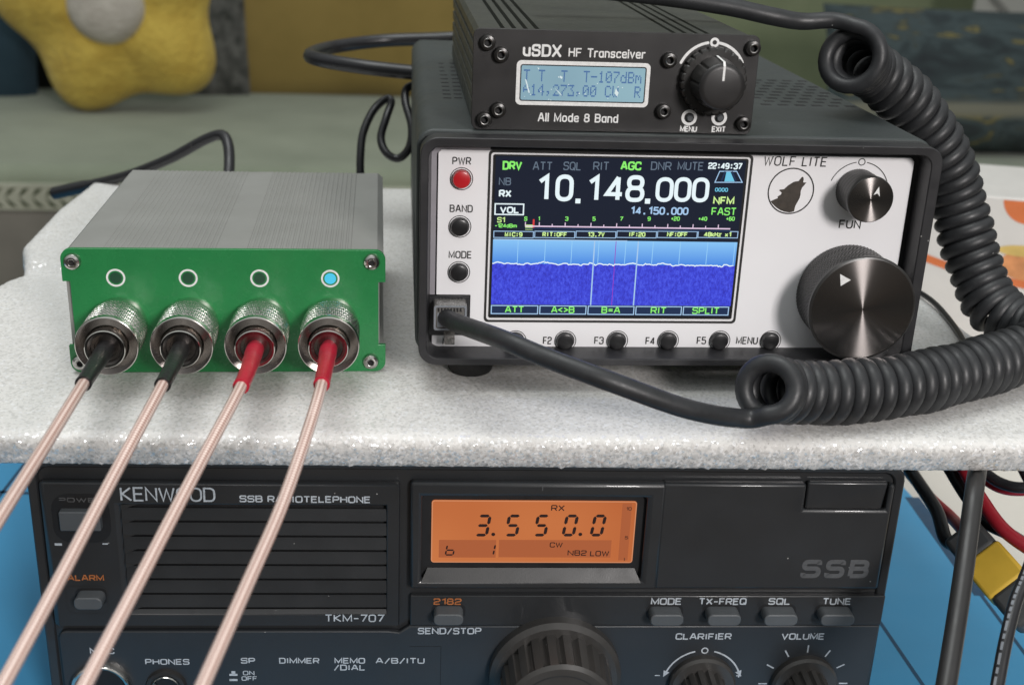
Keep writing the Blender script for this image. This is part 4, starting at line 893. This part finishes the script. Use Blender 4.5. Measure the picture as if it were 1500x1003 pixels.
tx('0000', 1047, 1066, 281, 6, 'tft_cyan', wt=.2, rr=.4); tx('NFM', 1044, 1075, 299.5, 11.5, 'tft_lime', wt=.2, rr=.4); tx('FAST', 1041.5, 1078, 315.5, 11.5, 'tft_green', wt=.15, rr=.4)
outline(T, WF, 725.5, 298.5, 766.5, 314.5, .4, 'tft_white', YT-.06); tx('VOL', 732, 760.5, 312.5, 10, 'tft_white', wt=.22, rr=.3)
tx('S1', 728, 739.5, 326, 8, 'tft_lime', wt=.18, rr=.4); tx('-124dBm', 724.5, 757, 333.5, 6, 'tft_green', wt=.2, rr=.3)
a, c = U(769, 331), U(1070, 329.8)
T.ribbon([(a[0], a[1]), (c[0], a[1])], .42, YT-.11, 'tft_pink'); T.ribbon([(a[0], a[1]-.75), (c[0], a[1]-.75)], .5, YT-.11, 'tft_navy')
for j in range(17):
    if j == 1: continue
    xx = U(769.5, 331)[0] + (c[0]-a[0])*(0 if j == 0 else (20+ (j-2)*18.75)/301 if j > 1 else 0)
    T.ribbon([(xx, a[1]), (xx, a[1]+(1.3 if j % 2 == 0 else .8))], .3, YT-.11, 'tft_pink')
for s_, x_ in (('S', 770), ('1', 789.5), ('3', 830), ('5', 870), ('7', 910), ('9', 950.5), ('+20', 989), ('+40', 1029), ('+60', 1069.5)):
    hw = 6.5 if len(s_) > 1 else (1.2 if s_ == '1' else 2.4); tx(s_, x_-hw, x_+hw, 323.5, 6.3, 'tft_green', wt=.2, rr=.35)
T.flat(quad(*prect(WF, 769.5, 329, 780, 336.5, YT-.06)), YT-.19, 'tft_lime'); T.flat(quad(*prect(WF, 780.5, 321, 782.5, 335, YT-.06)), YT-.19, 'tft_red')
for (xa, xb), s_ in zip(((723.5, 781), (783.5, 841.5), (844, 901.5), (904, 961), (963.5, 1020.5), (1023, 1080)), ('MIC:9', 'RIT:OFF', '13.7V', 'IF:20', 'NF:OFF', '48kHz x1')):
    q = prect(WF, xa, 338.5, xb, 348.5, YT-.06); T.ribbon(quad(*q), .24, YT-.11, 'tft_frame', True)
    wdt = min(len(s_)*1.12, q[1]-q[0]-2.2); cx_ = (q[0]+q[1])/2
    text(T, s_, cx_-wdt/2, q[2]+.3, (q[3]-q[2])*.76, wdt, YT-.13, 'tft_lime', wt=.22, rr=.3, mono=True)
hp = U(723, 350.4); hq = U(919, 350.4); T.ribbon([hp, (hq[0], hp[1])], .32, YT-.11, 'tft_frame')
q = prect(WF, 722, 446.8, 1072, 461.8, YT-.06); n5 = 5
for j, s_ in enumerate(('ATT', 'A<>B', 'B=A', 'RIT', 'SPLIT')):
    xa = ax0 + (ax1-ax0)*j/5; xb = ax0 + (ax1-ax0)*(j+1)/5 - .45
    T.flat(quad(xa, xb, q[2], q[3]), YT-.07, 'tft_navy'); T.ribbon(quad(xa+.15, xb-.1, q[2]+.1, q[3]-.1), .32, YT-.1, 'tft_frame', True)
    wdt = (6.2, 7.6, 6.2, 5.2, 9.0)[j]; text(T, s_, (xa+xb)/2-wdt/2, q[2]+.42, (q[3]-q[2])-.62, wdt, YT-.13, 'tft_green', wt=.17, rr=.42)
tp = [U(*p) for p in ((1054, 251), (1079, 251), (1087, 267), (1047, 267))]
T.ribbon(tp, .28, YT-.11, 'tft_frame', True)
T.flat([U(*p) for p in ((1061, 266), (1064, 252), (1070, 252), (1076, 266))][::-1], YT-.1, 'tft_cyan'); T.ribbon([U(1062, 251), U(1056, 266)], .5, YT-.11, 'tft_navy'); T.ribbon([U(1072, 251), U(1078, 266)], .5, YT-.11, 'tft_navy')
T.build('readout', scr, smooth=0)
# push buttons
def button(px, py, red=False, r=2.75):
    cx, cz = WF.uv(px, py, YP-1.5)
    b = MB(); b.lathe([(r*.80, YP-2.4), (r*.93, YP-2.25), (r, YP-1.8), (r, YP)], cx, cz, 'red_button' if red else 'black_button', 40)
    o = b.build('push_button', wt, smooth=30); o['label'] = 'red power button' if red else 'black push button'
    ox, oz = WF.uv(px, py-1, YP)
    b = MB(); b.ribbon(circ(ox, oz, r+.72, 44), .26, YP-.03, 'ink_black', True); b.flat(circ(ox, oz, r+.28, 40), YP-.03, 'black_button'); b.build('button_ring', o, smooth=0)
button(676, 263, True); button(673.5, 333); button(672, 399.5)
for x in (755, 828, 904, 978.5, 1054, 1128.5): button(x, 500)
kw = dict(wt=.15, rr=.45, gap=.28)
for s_, xa, xb, yb, h in (('PWR', 662.5, 690, 241, 9.5), ('BAND', 658.5, 692.5, 310.5, 9), ('MODE', 657, 691, 378, 9), ('MIC', 648, 666, 504, 8.5), ('F2', 795, 808, 503.5, 9), ('F3', 870, 884, 503.5, 9), ('F4', 945, 959, 504, 9), ('F5', 1020, 1034, 503.5, 9), ('MENU', 1077.5, 1109.5, 503.5, 9), ('FUN', 1228, 1260, 334.5, 11)):
    cap(wp, WF, s_, xa, xb, yb+.5, h+2, 'ink_black', YP, **kw)
L = MB(); cap(wp, WF, 'WOLF LITE', 1117.5, 1210, 243, 14.5, 'ink_black', YP, yb2=244, wt=.12, rr=.45, gap=.3, slant=.06)
cx, cz = WF.uv(1158.5, 280, YP); mm = WF.mm(1158, 280, YP)
L.ribbon(circ(cx, cz, 33*mm, 64), .42, YP-.05, 'ink_black', True); L.build('emblem_ring', wp, smooth=0)
wolf = [(175,488),(242,460),(238,447),(268,430),(276,412),(252,391),(262,384),(297,381),(332,348),(380,317),(397,312),(428,308),(440,292),(456,272),(468,270),(474,288),(468,318),(480,322),(498,320),(478,345),(458,368),(447,395),(444,430),(436,462),(412,505),(398,530),(386,580),(345,590),(300,582),(262,568),(222,540),(195,514)]
L = MB(); k_ = 'wolf_brown'
M[k_] = mat('emblem_dark_brown', (0.045, 0.036, 0.028), 0.45, vscale=500, var=0.3)
L.flat([WF.uv(1100+x/6.122, 215+y/6.122, YP) for x, y in wolf][::-1], YP-.05, k_); L.build('wolf_emblem', wp, smooth=0)
L = MB()
kx, kz = WF.uv(1256, 282, YP); mm = WF.mm(1256, 282, YP); rr_ = 44*mm
for a0, a1 in ((100, 158), (80, 22)): L.ribbon(circ(kx, kz, rr_, 18, a0, a1), .28, YP-.05, 'ink_black')
L.ribbon(circ(kx, kz+rr_, 4.6*mm, 24), .28, YP-.05, 'ink_black', True); L.build('dial_arc', wp, smooth=0)
# knurled knobs with brushed faces
def knurled(px, py, L_, r, name, nk, pitch):
    y0 = YP-L_; cx, cz = WF.uv(px, py, y0)
    b = MB(); nr = int((L_-3.2)/(.42 if r > 10 else .40)); y1 = YP-.35
    ys = [y0+2.2+(y1-y0-2.2)*j/nr for j in range(nr+1)]
    b.lathe([(r*.93, y) for y in ys], cx, cz, 'knob_black', nk*6, knurl(nk, pitch, r*.018+.08), cap0=False)
    b.lathe([(r*.955, y0), (r*.985, y0+.18), (r, y0+.5), (r, y0+1.5), (r*.96, y0+1.9), (r*.93, y0+2.25)], cx, cz, 'knob_black', 96, cap0=False)
    b.lathe([(r*.93, YP-.36), (r*.91, YP)], cx, cz, 'knob_black', 64, cap0=False)
    o = b.build(name, wt, smooth=30)
    f = MB(); f.lathe([(.12, y0-.05)]+[(r*.955*t/10, y0-.05+.05*(t/10)**4) for t in range(1, 11)], 0, 0, 'brushed', 128, cap0=False)
    fo = f.build('brushed_face', o, smooth=60); fo.location = (cx*S, 0, cz*S)
    return o, cx, cz, y0
o, cx, cz, y0 = knurled(1263.5, 453, 17, 17.2, 'tuning_knob', 84, .62)
t3 = [WF.uv(1130+x/5.015, 340+y/5.015, y0-.15) for x, y in ((505, 308), (584, 352), (509, 396))]
b = MB(); b.flat(t3[::-1], y0-.14, 'ink_white'); b.build('pointer', o, smooth=0)
o, cx, cz, y0 = knurled(1275.5, 293, 12.5, 7.3, 'function_knob', 52, .9)
t3 = [WF.uv(1100+x/6.122, 215+y/6.122, y0-.15) for x, y in ((1150, 358), (1156, 448), (1136, 420), (1100, 432))]
b = MB(); b.flat(t3[::-1], y0-.14, 'ink_white'); b.build('pointer', o, smooth=0)
# vents, feet
b = MB(); zt_ = WH+.62
for col, (xa, n) in enumerate(((642.5, 10), (657.5, 10))):
    for j in range(n):
        py = 93 + j*5.6; px = xa + j*.75 + (0 if col == 0 else 1.2)
        P0, P1 = WF.loc(on_z(px, py, WF.o.z+zt_)), WF.loc(on_z(px+(7 if j < 3 else 9+.3*j), py+.2, WF.o.z+zt_)); 
        b.box(P0.x, P1.x, P0.y-1.0, P0.y+1.0, zt_-.3, zt_+.05, 'recess')
b.build('vent_slots', wt, smooth=0); b = MB()
for j in range(9):
    for i in range(9):
        P0 = WF.loc(on_z(1158, 154, WF.o.z+zt_)); x = P0.x+i*6.2-9+(3.1 if j % 2 else 0); y = P0.y+j*7.0
        if x < WW-6 and x > 60: b.box(x-1.8, x+1.8, y-1.3, y+1.3, zt_-.3, zt_+.05, 'recess')
b.build('vent_holes', wt, smooth=0)
fx, _ = WF.uv(690, 548, 14); 
for x, y in ((fx, 20), (WW-fx, 20), (fx, 195), (WW-fx, 195)):
    ax = Matrix.Translation((x, y, 0)) @ Matrix.Rotation(math.radians(90), 4, 'X')
    b = MB(); b.lathe([(7.0, 9.45), (7.4, 8.9), (9.0, 1.5), (9.0, -.5)], 0, 0, 'rubber', 40, axis=Matrix.Translation((x, y, 0)) @ Matrix(((1,0,0,0),(0,0,1,0),(0,-1,0,0),(0,0,0,1)))); b.build('foot', wt, smooth=30)
# ================================================================== SMALL TRANSCEIVER ON TOP
xf = Frame((-3.1, 39.9, 123.68+73.62), 1.95)
xf = Frame(on_z(690, 190, 123.68+73.62), 1.95)
ut = thing('small_transceiver', 'small black transceiver with a pale blue display on top of the white fronted one', 'radio', xf.o, xf.yaw)
uw = xf.uv(1099, 198)[0]; uh = (xf.uv(695, 43)[1]+xf.uv(1118, 51)[1])/2
b = MB(); b.prism(rrect(0, uw, 0.1, uh, 2.2, 5), 0, 1.6, 'alu_black'); b.build('front_plate', ut, bevel=0.15)
tp = []
def groove_top(xs):
    for x in xs: tp.extend([(x, uh-.6), (x+.25, uh-2.0), (x+1.15, uh-2.0), (x+1.4, uh-.6)])
groove_top((8.5, 12.0, 15.5, 19.0)); groove_top((uw-26, uw-22.5, uw-19, uw-15.5))
rs = []
for z in (6, 10.5, 15, 19.5, 24, 28.5, 33): rs.extend([(uw-.8, z), (uw-2.0, z+.3), (uw-2.0, z+1.3), (uw-.8, z+1.6)])
ls = [(uw-x, z) for x, z in rs][::-1]
prof = [(1.6, .3), (uw-1.6, .3), (uw-.8, 1.2)] + [p for p in rs if p[1] < uh-4] + [(uw-.8, uh-2), (uw-2, uh-.6)] + tp[::-1] + [(2, uh-.6), (.8, uh-2)] + [p for p in ls if p[1] < uh-4] + [(.8, 1.2)]
b = MB(); b.prism(prof, 1.62, 150, 'fin_black'); b.build('case', ut, smooth=25)
for px, py in ((713, 62), (732.5, 80), (728.5, 161), (708, 175), (979.5, 88), (970.5, 163), (1102, 70.5), (1087.5, 181.5)):
    cx, cz = xf.uv(px+1.5, py+.5, -1.3); rh = 2.35
    b = MB(); b.lathe([(1.35, -2.3), (2.1, -2.1), (2.35, -1.5), (2.35, 0)], cx, cz, 'screw_black', 36, cap0=False)
    b.lathe([(1.38, -2.3), (1.30, -2.42), (1.05, -2.3)], cx, cz, 'socket_steel', 36, cap0=False); b.lathe([(1.05, -2.3), (.95, -.8)], cx, cz, 'screw_black', 6, cap0=False); b.lathe([(1.1, -.8), (1.1, -.5)], cx, cz, 'recess', 6); b.build('screw', ut, smooth=30)
a, c = xf.uv(757, 90), xf.uv(952, 156); a2, c2 = xf.uv(763, 97), xf.uv(946, 149)
zc0 = xf.uv(752, 150)[1]
x0, x1 = xf.uv(756, 120)[0], xf.uv(951.5, 120)[0]; z1 = xf.uv(850, 90.5)[1]; z0 = xf.uv(850, 155.5)[1]
b = MB(); b.ring(rrect(x0, x1, z0, z1, 1.5), rrect(x0+1.15, x1-1.15, z0+1.15, z1-1.15, .8), -.1, 0, 'ink_white'); b.ring(rrect(x0+1.15, x1-1.15, z0+1.15, z1-1.15, .8), rrect(x0+1.5, x1-1.5, z0+1.5, z1-1.5, .5), -.06, 0, 'recess'); b.build('display_border', ut, smooth=0)
b = MB(); YB = -.05; b.flat(rrect(x0+1.5, x1-1.5, z0+1.5, z1-1.5, .5), YB, 'lcd_blue'); ld = b.build('blue_display', ut, smooth=0)
DOT = {'T': '1F 04 04 04 04 04 04', '-': '00 00 00 1F 00 00 00', '1': '04 0C 04 04 04 04 0E', '0': '0E 11 13 15 19 11 0E', '7': '1F 01 02 04 08 08 08', 'd': '01 01 0D 13 11 11 0F', 'B': '1E 11 11 1E 11 11 1E', 'm': '00 00 1A 15 15 11 11',
       'A': '04 0A 11 1F 11 00 00', '4': '02 06 0A 12 1F 02 02', ',': '00 00 00 00 0C 04 08', '2': '0E 11 01 02 04 08 1F', '3': '1F 02 04 02 01 11 1F', 'C': '0E 11 10 10 10 11 0E', 'W': '11 11 11 15 15 15 0A', 'R': '1E 11 11 1E 14 12 11'}
b = MB(); lx0, lx1 = x0+2.2, x1-2.2; pitch = (lx1-lx0)/16; ch = (z1-z0-5.2)/2
for row, s_ in enumerate(('T T  T  T-107dBm', 'A14,273,00 CW  R')):
    for ci, cch in enumerate(s_):
        if cch == ' ': continue
        bits = [int(h, 16) for h in DOT[cch].split()]; pw = pitch*.84/5; ph = ch*.86/7
        for ry, bb in enumerate(bits):
            for cxn in range(5):
                if bb >> (4-cxn) & 1:
                    xx = lx0+ci*pitch+cxn*pw; zz = z1-2.7-row*(ch+.25)-ry*ph; b.flat(quad(xx, xx+pw*.94, zz-ph*.94, zz), YB-.06, 'lcd_pixel')
b.build('readout', ld, smooth=0)
b = MB(); rg = random.Random(3)
for pts in ([(812, 129), (818, 134), (824, 141), (821, 139)], [(902, 130), (906, 136), (904, 142), (900, 137)], [(820, 111), (824, 113), (823, 116), (820, 114)], [(769, 116), (771, 117), (776, 136), (774, 136)], [(787, 99), (790, 100), (789, 102)]):
    b.flat([xf.uv(*p) for p in pts][::-1], YB-.12, 'lcd_speck')
for _ in range(16):
    p = xf.uv(rg.uniform(766, 940), rg.uniform(112, 147)); b.flat(circ(p[0], p[1], rg.uniform(.08, .22), 8), YB-.12, 'lcd_speck')
b.build('lint', ld, smooth=0)
L = MB(); kw = dict(rr=.45, gap=.3, caps=True)
cap(ut, xf, 'uSDX', 765.5, 822, 82.5, 18.5, 'ink_white', 0, yb2=84.5, wt=.19, **kw); cap(ut, xf, 'HF', 832.5, 851.5, 83.5, 13, 'ink_white', 0, wt=.16, **kw); cap(ut, xf, 'Transceiver', 860, 945, 84.5, 13.5, 'ink_white', 0, yb2=86.5, wt=.16, **kw)
cap(ut, xf, 'All Mode 8 Band', 787.5, 905, 178, 13, 'ink_white', 0, yb2=180.5, wt=.165, **kw)
cap(ut, xf, 'MENU', 995.5, 1020.5, 193.5, 9, 'ink_white', 0, wt=.22, rr=.4); cap(ut, xf, 'EXIT', 1042, 1062.5, 194, 9, 'ink_white', 0, wt=.22, rr=.4)
kx, kz = xf.uv(1041, 114, 0); mm = xf.mm(1041, 114, 0); ra = 49.5*mm
for a0, a1 in ((100, 156), (80, 27)): L.ribbon(circ(kx, kz, ra, 18, a0, a1), .85, -.06, 'ink_white', caps=True)
L.ribbon(circ(kx+.2, kz+ra, 5.0*mm, 24), .75, -.06, 'ink_white', True); L.build('dial_arc', ut, smooth=0)
for px in (1009.5, 1053.5):
    cx, cz = xf.uv(px, 172.5, 0); b = MB(); b.ring(circ(cx, cz, 2.45, 36), circ(cx, cz, 1.55, 36), -.1, 0, 'ink_white'); b.flat(circ(cx, cz, 1.5, 32), -.06, 'recess'); o = b.build('menu_button', ut, smooth=0)
    b = MB(); b.lathe([(.75, -.9), (1.0, -.6), (1.05, 0)], cx+.1, cz-.1, 'key_grey', 28); b.build('button_cap', o, smooth=30)
# volume knob: scalloped skirt, fluted barrel, pale pointer
KL = 13.0
cx, cz = xf.uv(1058.5, 128.5, -KL)
b = MB(); ns_ = 24
b.lathe([(9.6, -3.2), (10.2, -2.8), (10.3, -.4)], cx, cz, 'knob_black', ns_*10, lambda rr, a, y: rr-.55*max(0, math.cos(a*ns_))**3, cap0=True)
b.lathe([(6.9, -KL+.9), (7.6, -3.3)], cx, cz, 'knob_black', 24*10, lambda rr, a, y: rr-.55*max(0, math.cos(a*8+.5))**10, cap0=False)
b.lathe([(5.3, -KL), (6.0, -KL+.15), (6.6, -KL+.5), (6.9, -KL+.95)], cx, cz, 'alu_black', 64); ko = b.build('volume_knob', ut, smooth=30)
b = MB(); b.prism(quad(cx-.34, cx+.34, cz+1.9, cz+6.2), -KL-.1, -KL+.4, 'ink_white')
b.add([(cx-.34, -KL-.1, cz+6.1), (cx+.34, -KL-.1, cz+6.1), (cx+.34, -3.4, cz+7.95), (cx-.34, -3.4, cz+7.95), (cx+.34, -KL+.8, cz+7.35), (cx-.34, -KL+.8, cz+7.35)], [(0,1,4,5),(5,4,2,3)], 'ink_white'); b.build('pointer', ko, smooth=0)
# ================================================================== COILED CORD with its clear plug
PJ = WF.uv(655, 461, YP-6); P0 = Wd(WF, PJ[0], YP-6, PJ[1])
cc = thing('coiled_cord', 'black coiled microphone cord with a clear plug, looping right of the wolf transceiver', 'cord', P0, WF.yaw)
lc = lambda v: Vector(((v-P0).dot(WF.u), (v-P0).dot(WF.n), (v-P0).z))
b = MB(); x0, x1, zb, zt = prect(WF, 635, 444, 683, 481, YP-5)
b.prism(rrect(x0-PJ[0], x1-PJ[0], zb-PJ[1], zt-PJ[1], .8), -1, 6.0, 'clear')
for j in range(8): b.box(x0-PJ[0]+1.5+j*.85, x0-PJ[0]+1.9+j*.85, -.6, 4, zt-PJ[1]-2.4, zt-PJ[1]-1.0, 'recess')
pg = b.build('clear_plug', cc, bevel=0.25)
b = MB(); w_, h0, h1 = x1-x0, zb-PJ[1], zt-PJ[1]; xa = x0-PJ[0]
for j in range(8): b.box(xa+1.3+j*(w_-2.6)/8, xa+1.3+(j+.55)*(w_-2.6)/8, -1.12, -.9, h1-2.1, h1-.9, 'recess')
b.build('contacts', pg, smooth=0)
b = MB(); b.ring(rrect(xa+.1, xa+w_-.1, h0+.1, h1-.1, .8), rrect(xa+.75, xa+w_-.75, h0+.75, h1-.65, .5), -1.25, -.98, 'label_white'); b.box(xa+1.2, xa+2.9, -1.15, -.9, h0+1.2, h1-2.6, 'label_white'); b.build('moulded_edge', pg, bevel=.08)
b = MB(); q = prect(WF, 650, 480, 666, 499, YP-4); b.add([(q[0]-PJ[0], 2, q[3]-PJ[1]), (q[1]-PJ[0], 2, q[3]-PJ[1]), (q[1]-PJ[0]-.2, -1.5, q[2]-PJ[1]), (q[0]-PJ[0]+.2, -1.5, q[2]-PJ[1]), (q[0]-PJ[0], 2.7, q[3]-PJ[1]), (q[1]-PJ[0], 2.7, q[3]-PJ[1]), (q[1]-PJ[0]-.2, -.8, q[2]-PJ[1]), (q[0]-PJ[0]+.2, -.8, q[2]-PJ[1])], [(0,1,2,3),(7,6,5,4),(0,4,5,1),(1,5,6,2),(2,6,7,3),(3,7,4,0)], 'clear'); b.build('latch', pg)
CR = 2.62                                            # cord radius
RC = 7.6                                             # radius of the coil's centre line
# axis of the two coils
low = [Vector((84.5, -9, 132.0)), Vector((90, -1, 128.2)), Vector((104, 4, 125.2)), on_z(1300, 568, 124.5), on_z(1400, 547, 124.5), on_z(1470, 527, 125.0)]
axis = low + [at_depth(1528, 505, 410), at_depth(1532, 490, 420), at_depth(1495, 478, 430), at_depth(1460, 455, 436), at_depth(1436, 412, 440), at_depth(1417, 352, 441), at_depth(1403, 292, 440), at_depth(1385, 238, 436), at_depth(1353, 178, 430), at_depth(1312, 132, 424), at_depth(1268, 98, 416), at_depth(1242, 81, 398)]
ax = spline(axis, 60)
Lx = [0.0]
for a, c in zip(ax, ax[1:]): Lx.append(Lx[-1]+(c-a).length)
tot = Lx[-1]
def axis_at(s):
    import bisect
    i = max(1, min(len(ax)-1, bisect.bisect_left(Lx, s))); t = (s-Lx[i-1])/max(1e-6, Lx[i]-Lx[i-1])
    return ax[i-1].lerp(ax[i], t)
pitchc = 4.95; nt = int(tot/pitchc); per = 28
pts = []; u = None; rgc = random.Random(5)
s_mid = min((( p-at_depth(1534, 496, 416)).length, l_) for p, l_ in zip(ax, Lx))[1]; i_mid = round(s_mid/tot*nt*per)
for i in range(nt*per+1):
    s_ = tot*i/(nt*per); p = axis_at(s_); t = (axis_at(min(tot, s_+1.0))-axis_at(max(0, s_-1.0))).normalized()
    u = t.orthogonal().normalized() if u is None else (u-t*u.dot(t)).normalized()
    if i == 0: u = (Vector((0, 0, -1))-t*Vector((0, 0, -1)).dot(t)).normalized()
    w2 = u.cross(t); ii = i if s_ < s_mid else 2*i_mid-i; a = 2*math.pi*ii/per-.4     # the coil turns the other way after the bend
    rr_ = RC + .25*math.sin(s_*.21) + .12*math.sin(s_*.9) + (3.4*max(0, (s_-tot+11)/11))
    pts.append(p + (u*math.cos(a)+w2*math.sin(a))*rr_)
S0 = at_depth(1000, 586, 337); E0 = at_depth(1180, 40, 400)
def aim(i, q, sgn): return (pts[i+1]-pts[i]).normalized().dot(((q-pts[i])*sgn).normalized())
ia = max(range(0, per), key=lambda i: aim(i, S0, -1)); ib = max(range(len(pts)-per-2, len(pts)-1), key=lambda i: aim(i, E0, 1))
pts = pts[ia:ib+1]
start = [P0+WF.n*3, Wd(WF, PJ[0]+1.0, YP-10, PJ[1]-.4), at_depth(735, 497, 348), at_depth(800, 524, 342), at_depth(900, 561, 338), (S0*2+pts[0]-(pts[1]-pts[0]).normalized()*22)/3, pts[0]-(pts[1]-pts[0]).normalized()*8, pts[0]]
tg = (pts[-1]-pts[-2]).normalized(); end = [pts[-1]+tg*8, (E0*2+pts[-1]+tg*22)/3, at_depth(1130, 24, 400), at_depth(1060, 9, 400), at_depth(940, -8, 400), at_depth(780, -22, 395)]
full = spline(start + [pts[3]], 10)[:-11] + pts + spline([pts[-2], pts[-1]] + end, 10)[11:]
n1, n2 = len(full)-len(pts), len(pts); n_in = len(spline(start + [pts[3]], 10))-11
rad = [2.95 if i < n_in else 2.95-(2.95-CR)*min(1, (i-n_in)/40) if i < n_in+n2 else min(2.95, CR+.012*(i-n_in-n2)) for i in range(len(full))]
b = MB(); b.tube([lc(v) for v in full], rad, 'cord', 14); b.build('cord_run', cc, smooth=180)
# ================================================================== OTHER CABLES
def cable(name, label, cat, path, r, m, group=None, per=12, n=12):
    P = [Vector(p) for p in path]; o0 = P[0]; b = MB(); b.tube([v-o0 for v in spline(P, per)], r, m, n)
    o = b.build(name, smooth=60); o.location = o0*S; return tag(o, label, cat, group)
D = at_depth
cable('black_cable', 'black cable bent in a flat loop behind the transceivers, by the mustard cushion', 'cable', [D(690, 54, 640), D(640, 57, 640), D(560, 60, 640), D(490, 69, 625), D(455, 80, 590), D(470, 88, 570), D(530, 98, 560), D(600, 106, 560), D(680, 112, 560)], 3.4, 'cable_black')
cable('black_cable', 'black cable curling down in a narrow loop beside the left of the tall transceiver', 'cable', [D(528, 262, 560), D(528, 230, 560), D(532, 195, 562), D(547, 162, 565), D(566, 145, 568), D(573, 150, 566), D(566, 172, 562), D(558, 202, 560), D(566, 224, 558), D(584, 232, 558), D(600, 215, 556), D(603, 185, 556), D(594, 150, 560), D(596, 130, 564), D(615, 122, 566)], 1.9, 'cable_black')
ca = thing('black_cable', 'black cable arching up behind the grey box, its thick end over the leaf trim', 'cable', D(80, 283, 640), 0)
o0 = D(80, 283, 640)
pa = [D(80, 283, 640), D(130, 272, 630)]; pb_ = [D(128, 272, 630), D(190, 256, 615), D(250, 232, 600), D(300, 205, 590), D(325, 198, 585), D(334, 212, 580), D(336, 240, 575), D(333, 275, 565)]
b = MB(); b.tube([v-o0 for v in spline(pa, 6)], [3.4]*6+[3.0], 'cable_black', 14); b.build('thick_end', ca, smooth=50)
b = MB(); b.tube([v-o0 for v in spline(pb_, 10)], 2.6, 'cable_black', 12); b.build('cable_run', ca, smooth=60)
cable('black_cable', 'thin black cable running down over the foam right of the wolf transceiver', 'cable', [on_z(1318, 418, 115.3), on_z(1346, 428, 115.6), on_z(1370, 445, 115.6), on_z(1391, 469, 115.4), on_z(1407, 492, 115.4), on_z(1424, 525, 115.4)], 1.15, 'cable_black')
cable('thick_cable', 'thick charcoal cable hanging past the blue mat at the right', 'cable', [on_z(1446, 628, 92), on_z(1438, 662, 84), D(1430, 700, 378), D(1418, 790, 362), D(1404, 890, 350), D(1386, 1003, 338), D(1370, 1090, 330)], 2.9, 'cable_grey', n=18)
# striped printed cable
sc_ = [D(1530, 770, 350), D(1505, 838, 346), D(1488, 880, 343), D(1474, 935, 338), D(1461, 1003, 333), D(1446, 1090, 326)]
o0 = sc_[0]; st_ = thing('printed_cable', 'thin black cable with pale printing at the right edge', 'cable', o0, 0)
sp = spline([v-o0 for v in sc_], 16); b = MB(); b.tube(sp, 1.9, 'cable_black', 14); b.build('cable_run', st_, smooth=60)
b = MB(); toc = (CAM-o0).normalized()
rg = random.Random(8); i = 8
while i < len(sp)-3:
    ln = rg.choice((2, 3, 4)); tdir = (sp[i+1]-sp[i]).normalized(); side = tdir.cross(toc).normalized(); nn = side.cross(tdir).normalized()
    if nn.dot(toc) < 0: nn = -nn
    A = [sp[j]+nn*1.6+side*1.05 for j in range(i, min(len(sp), i+ln+1))]; Cc = [sp[j]+nn*1.92+side*.35 for j in range(i, min(len(sp), i+ln+1))]
    for j in range(len(A)-1): b.add([A[j], Cc[j], Cc[j+1], A[j+1]], [(0,1,2,3)], 'label_white')
    i += ln+1
b.build('cable_print', st_, smooth=0)
# red and black supply leads with the yellow connector
lead = [([(1322, 672, 470), (1345, 706, 455), (1372, 748, 440), (1386, 790, 428), (1410, 800, 422), (1436, 812, 416)], 'cable_black', 2.5), ([(1330, 690, 475), (1362, 728, 460), (1392, 756, 446), (1414, 780, 430), (1442, 808, 418)], 'wire_red', 2.2)]
o0 = D(1436, 836, 414); ld_ = thing('power_lead', 'red and black power lead ending in a yellow connector on the blue mat', 'power lead', o0, 0)
for p_, m_, r_ in lead:
    b = MB(); b.tube([v-o0 for v in spline([D(*q) for q in p_], 10)], r_, m_, 12); b.build('red_wire' if 'red' in m_ else 'black_wire', ld_, smooth=60)
dx = (D(1492, 876, 398)-D(1424, 798, 416)); ln = dx.length; dx.normalize(); up_ = (CAM-o0).normalized(); sd = dx.cross(up_).normalized(); nn = sd.cross(dx).normalized()
MX = Matrix(((dx.x, sd.x, nn.x, 0), (dx.y, sd.y, nn.y, 0), (dx.z, sd.z, nn.z, 0), (0, 0, 0, 1)))
off = MX.inverted() @ (D(1424, 798, 416)-o0)
def cbox(xa, xb, hw, ht, m, name, bev):
    b = MB(); b.box(off.x+xa, off.x+xb, off.y-hw, off.y+hw, off.z-ht, off.z+ht, m); return b.build(name, ld_, mtx=MX, bevel=bev, seg=3)
cbox(-6, 6.5, 7.0, 4.2, 'xt_grey', 'heat_shrink', 2.0)
yc = cbox(5.5, 21, 7.6, 4.3, 'xt_yellow', 'yellow_connector', 1.3)
cbox(20, 34, 7.2, 4.2, 'xt_grey', 'heat_shrink', 2.0)
cable('red_wire', 'red wire running diagonally down behind the thick charcoal cable', 'wire', [D(1395, 650, 430), D(1414, 690, 424), D(1440, 735, 416), D(1470, 775, 408), D(1512, 806, 402), D(1560, 835, 398)], 2.4, 'wire_red')
cable('black_wire', 'black wire crossing behind the thick charcoal cable towards the red wire', 'wire', [D(1375, 655, 436), D(1392, 688, 432), D(1418, 730, 426), D(1446, 765, 420), D(1478, 782, 414), D(1530, 815, 410)], 2.3, 'cable_black')
cable('black_wire', 'black wire sagging over a red one at the right edge under the foam', 'wire', [D(1420, 672, 428), D(1444, 693, 424), D(1468, 708, 420), D(1500, 714, 416), D(1560, 706, 414)], 2.0, 'cable_black')
cable('red_wire', 'red wire sagging just below a black one at the right edge under the foam', 'wire', [D(1420, 680, 432), D(1444, 702, 428), D(1468, 715, 424), D(1500, 718, 421), D(1560, 712, 418)], 2.0, 'wire_red')
cable('black_wire', 'short black wire end showing under the foam at the far right edge', 'wire', [D(1486, 662, 430), D(1497, 686, 426), D(1512, 712, 422), D(1540, 740, 418)], 1.7, 'cable_black')
bpy.context.view_layer.update()
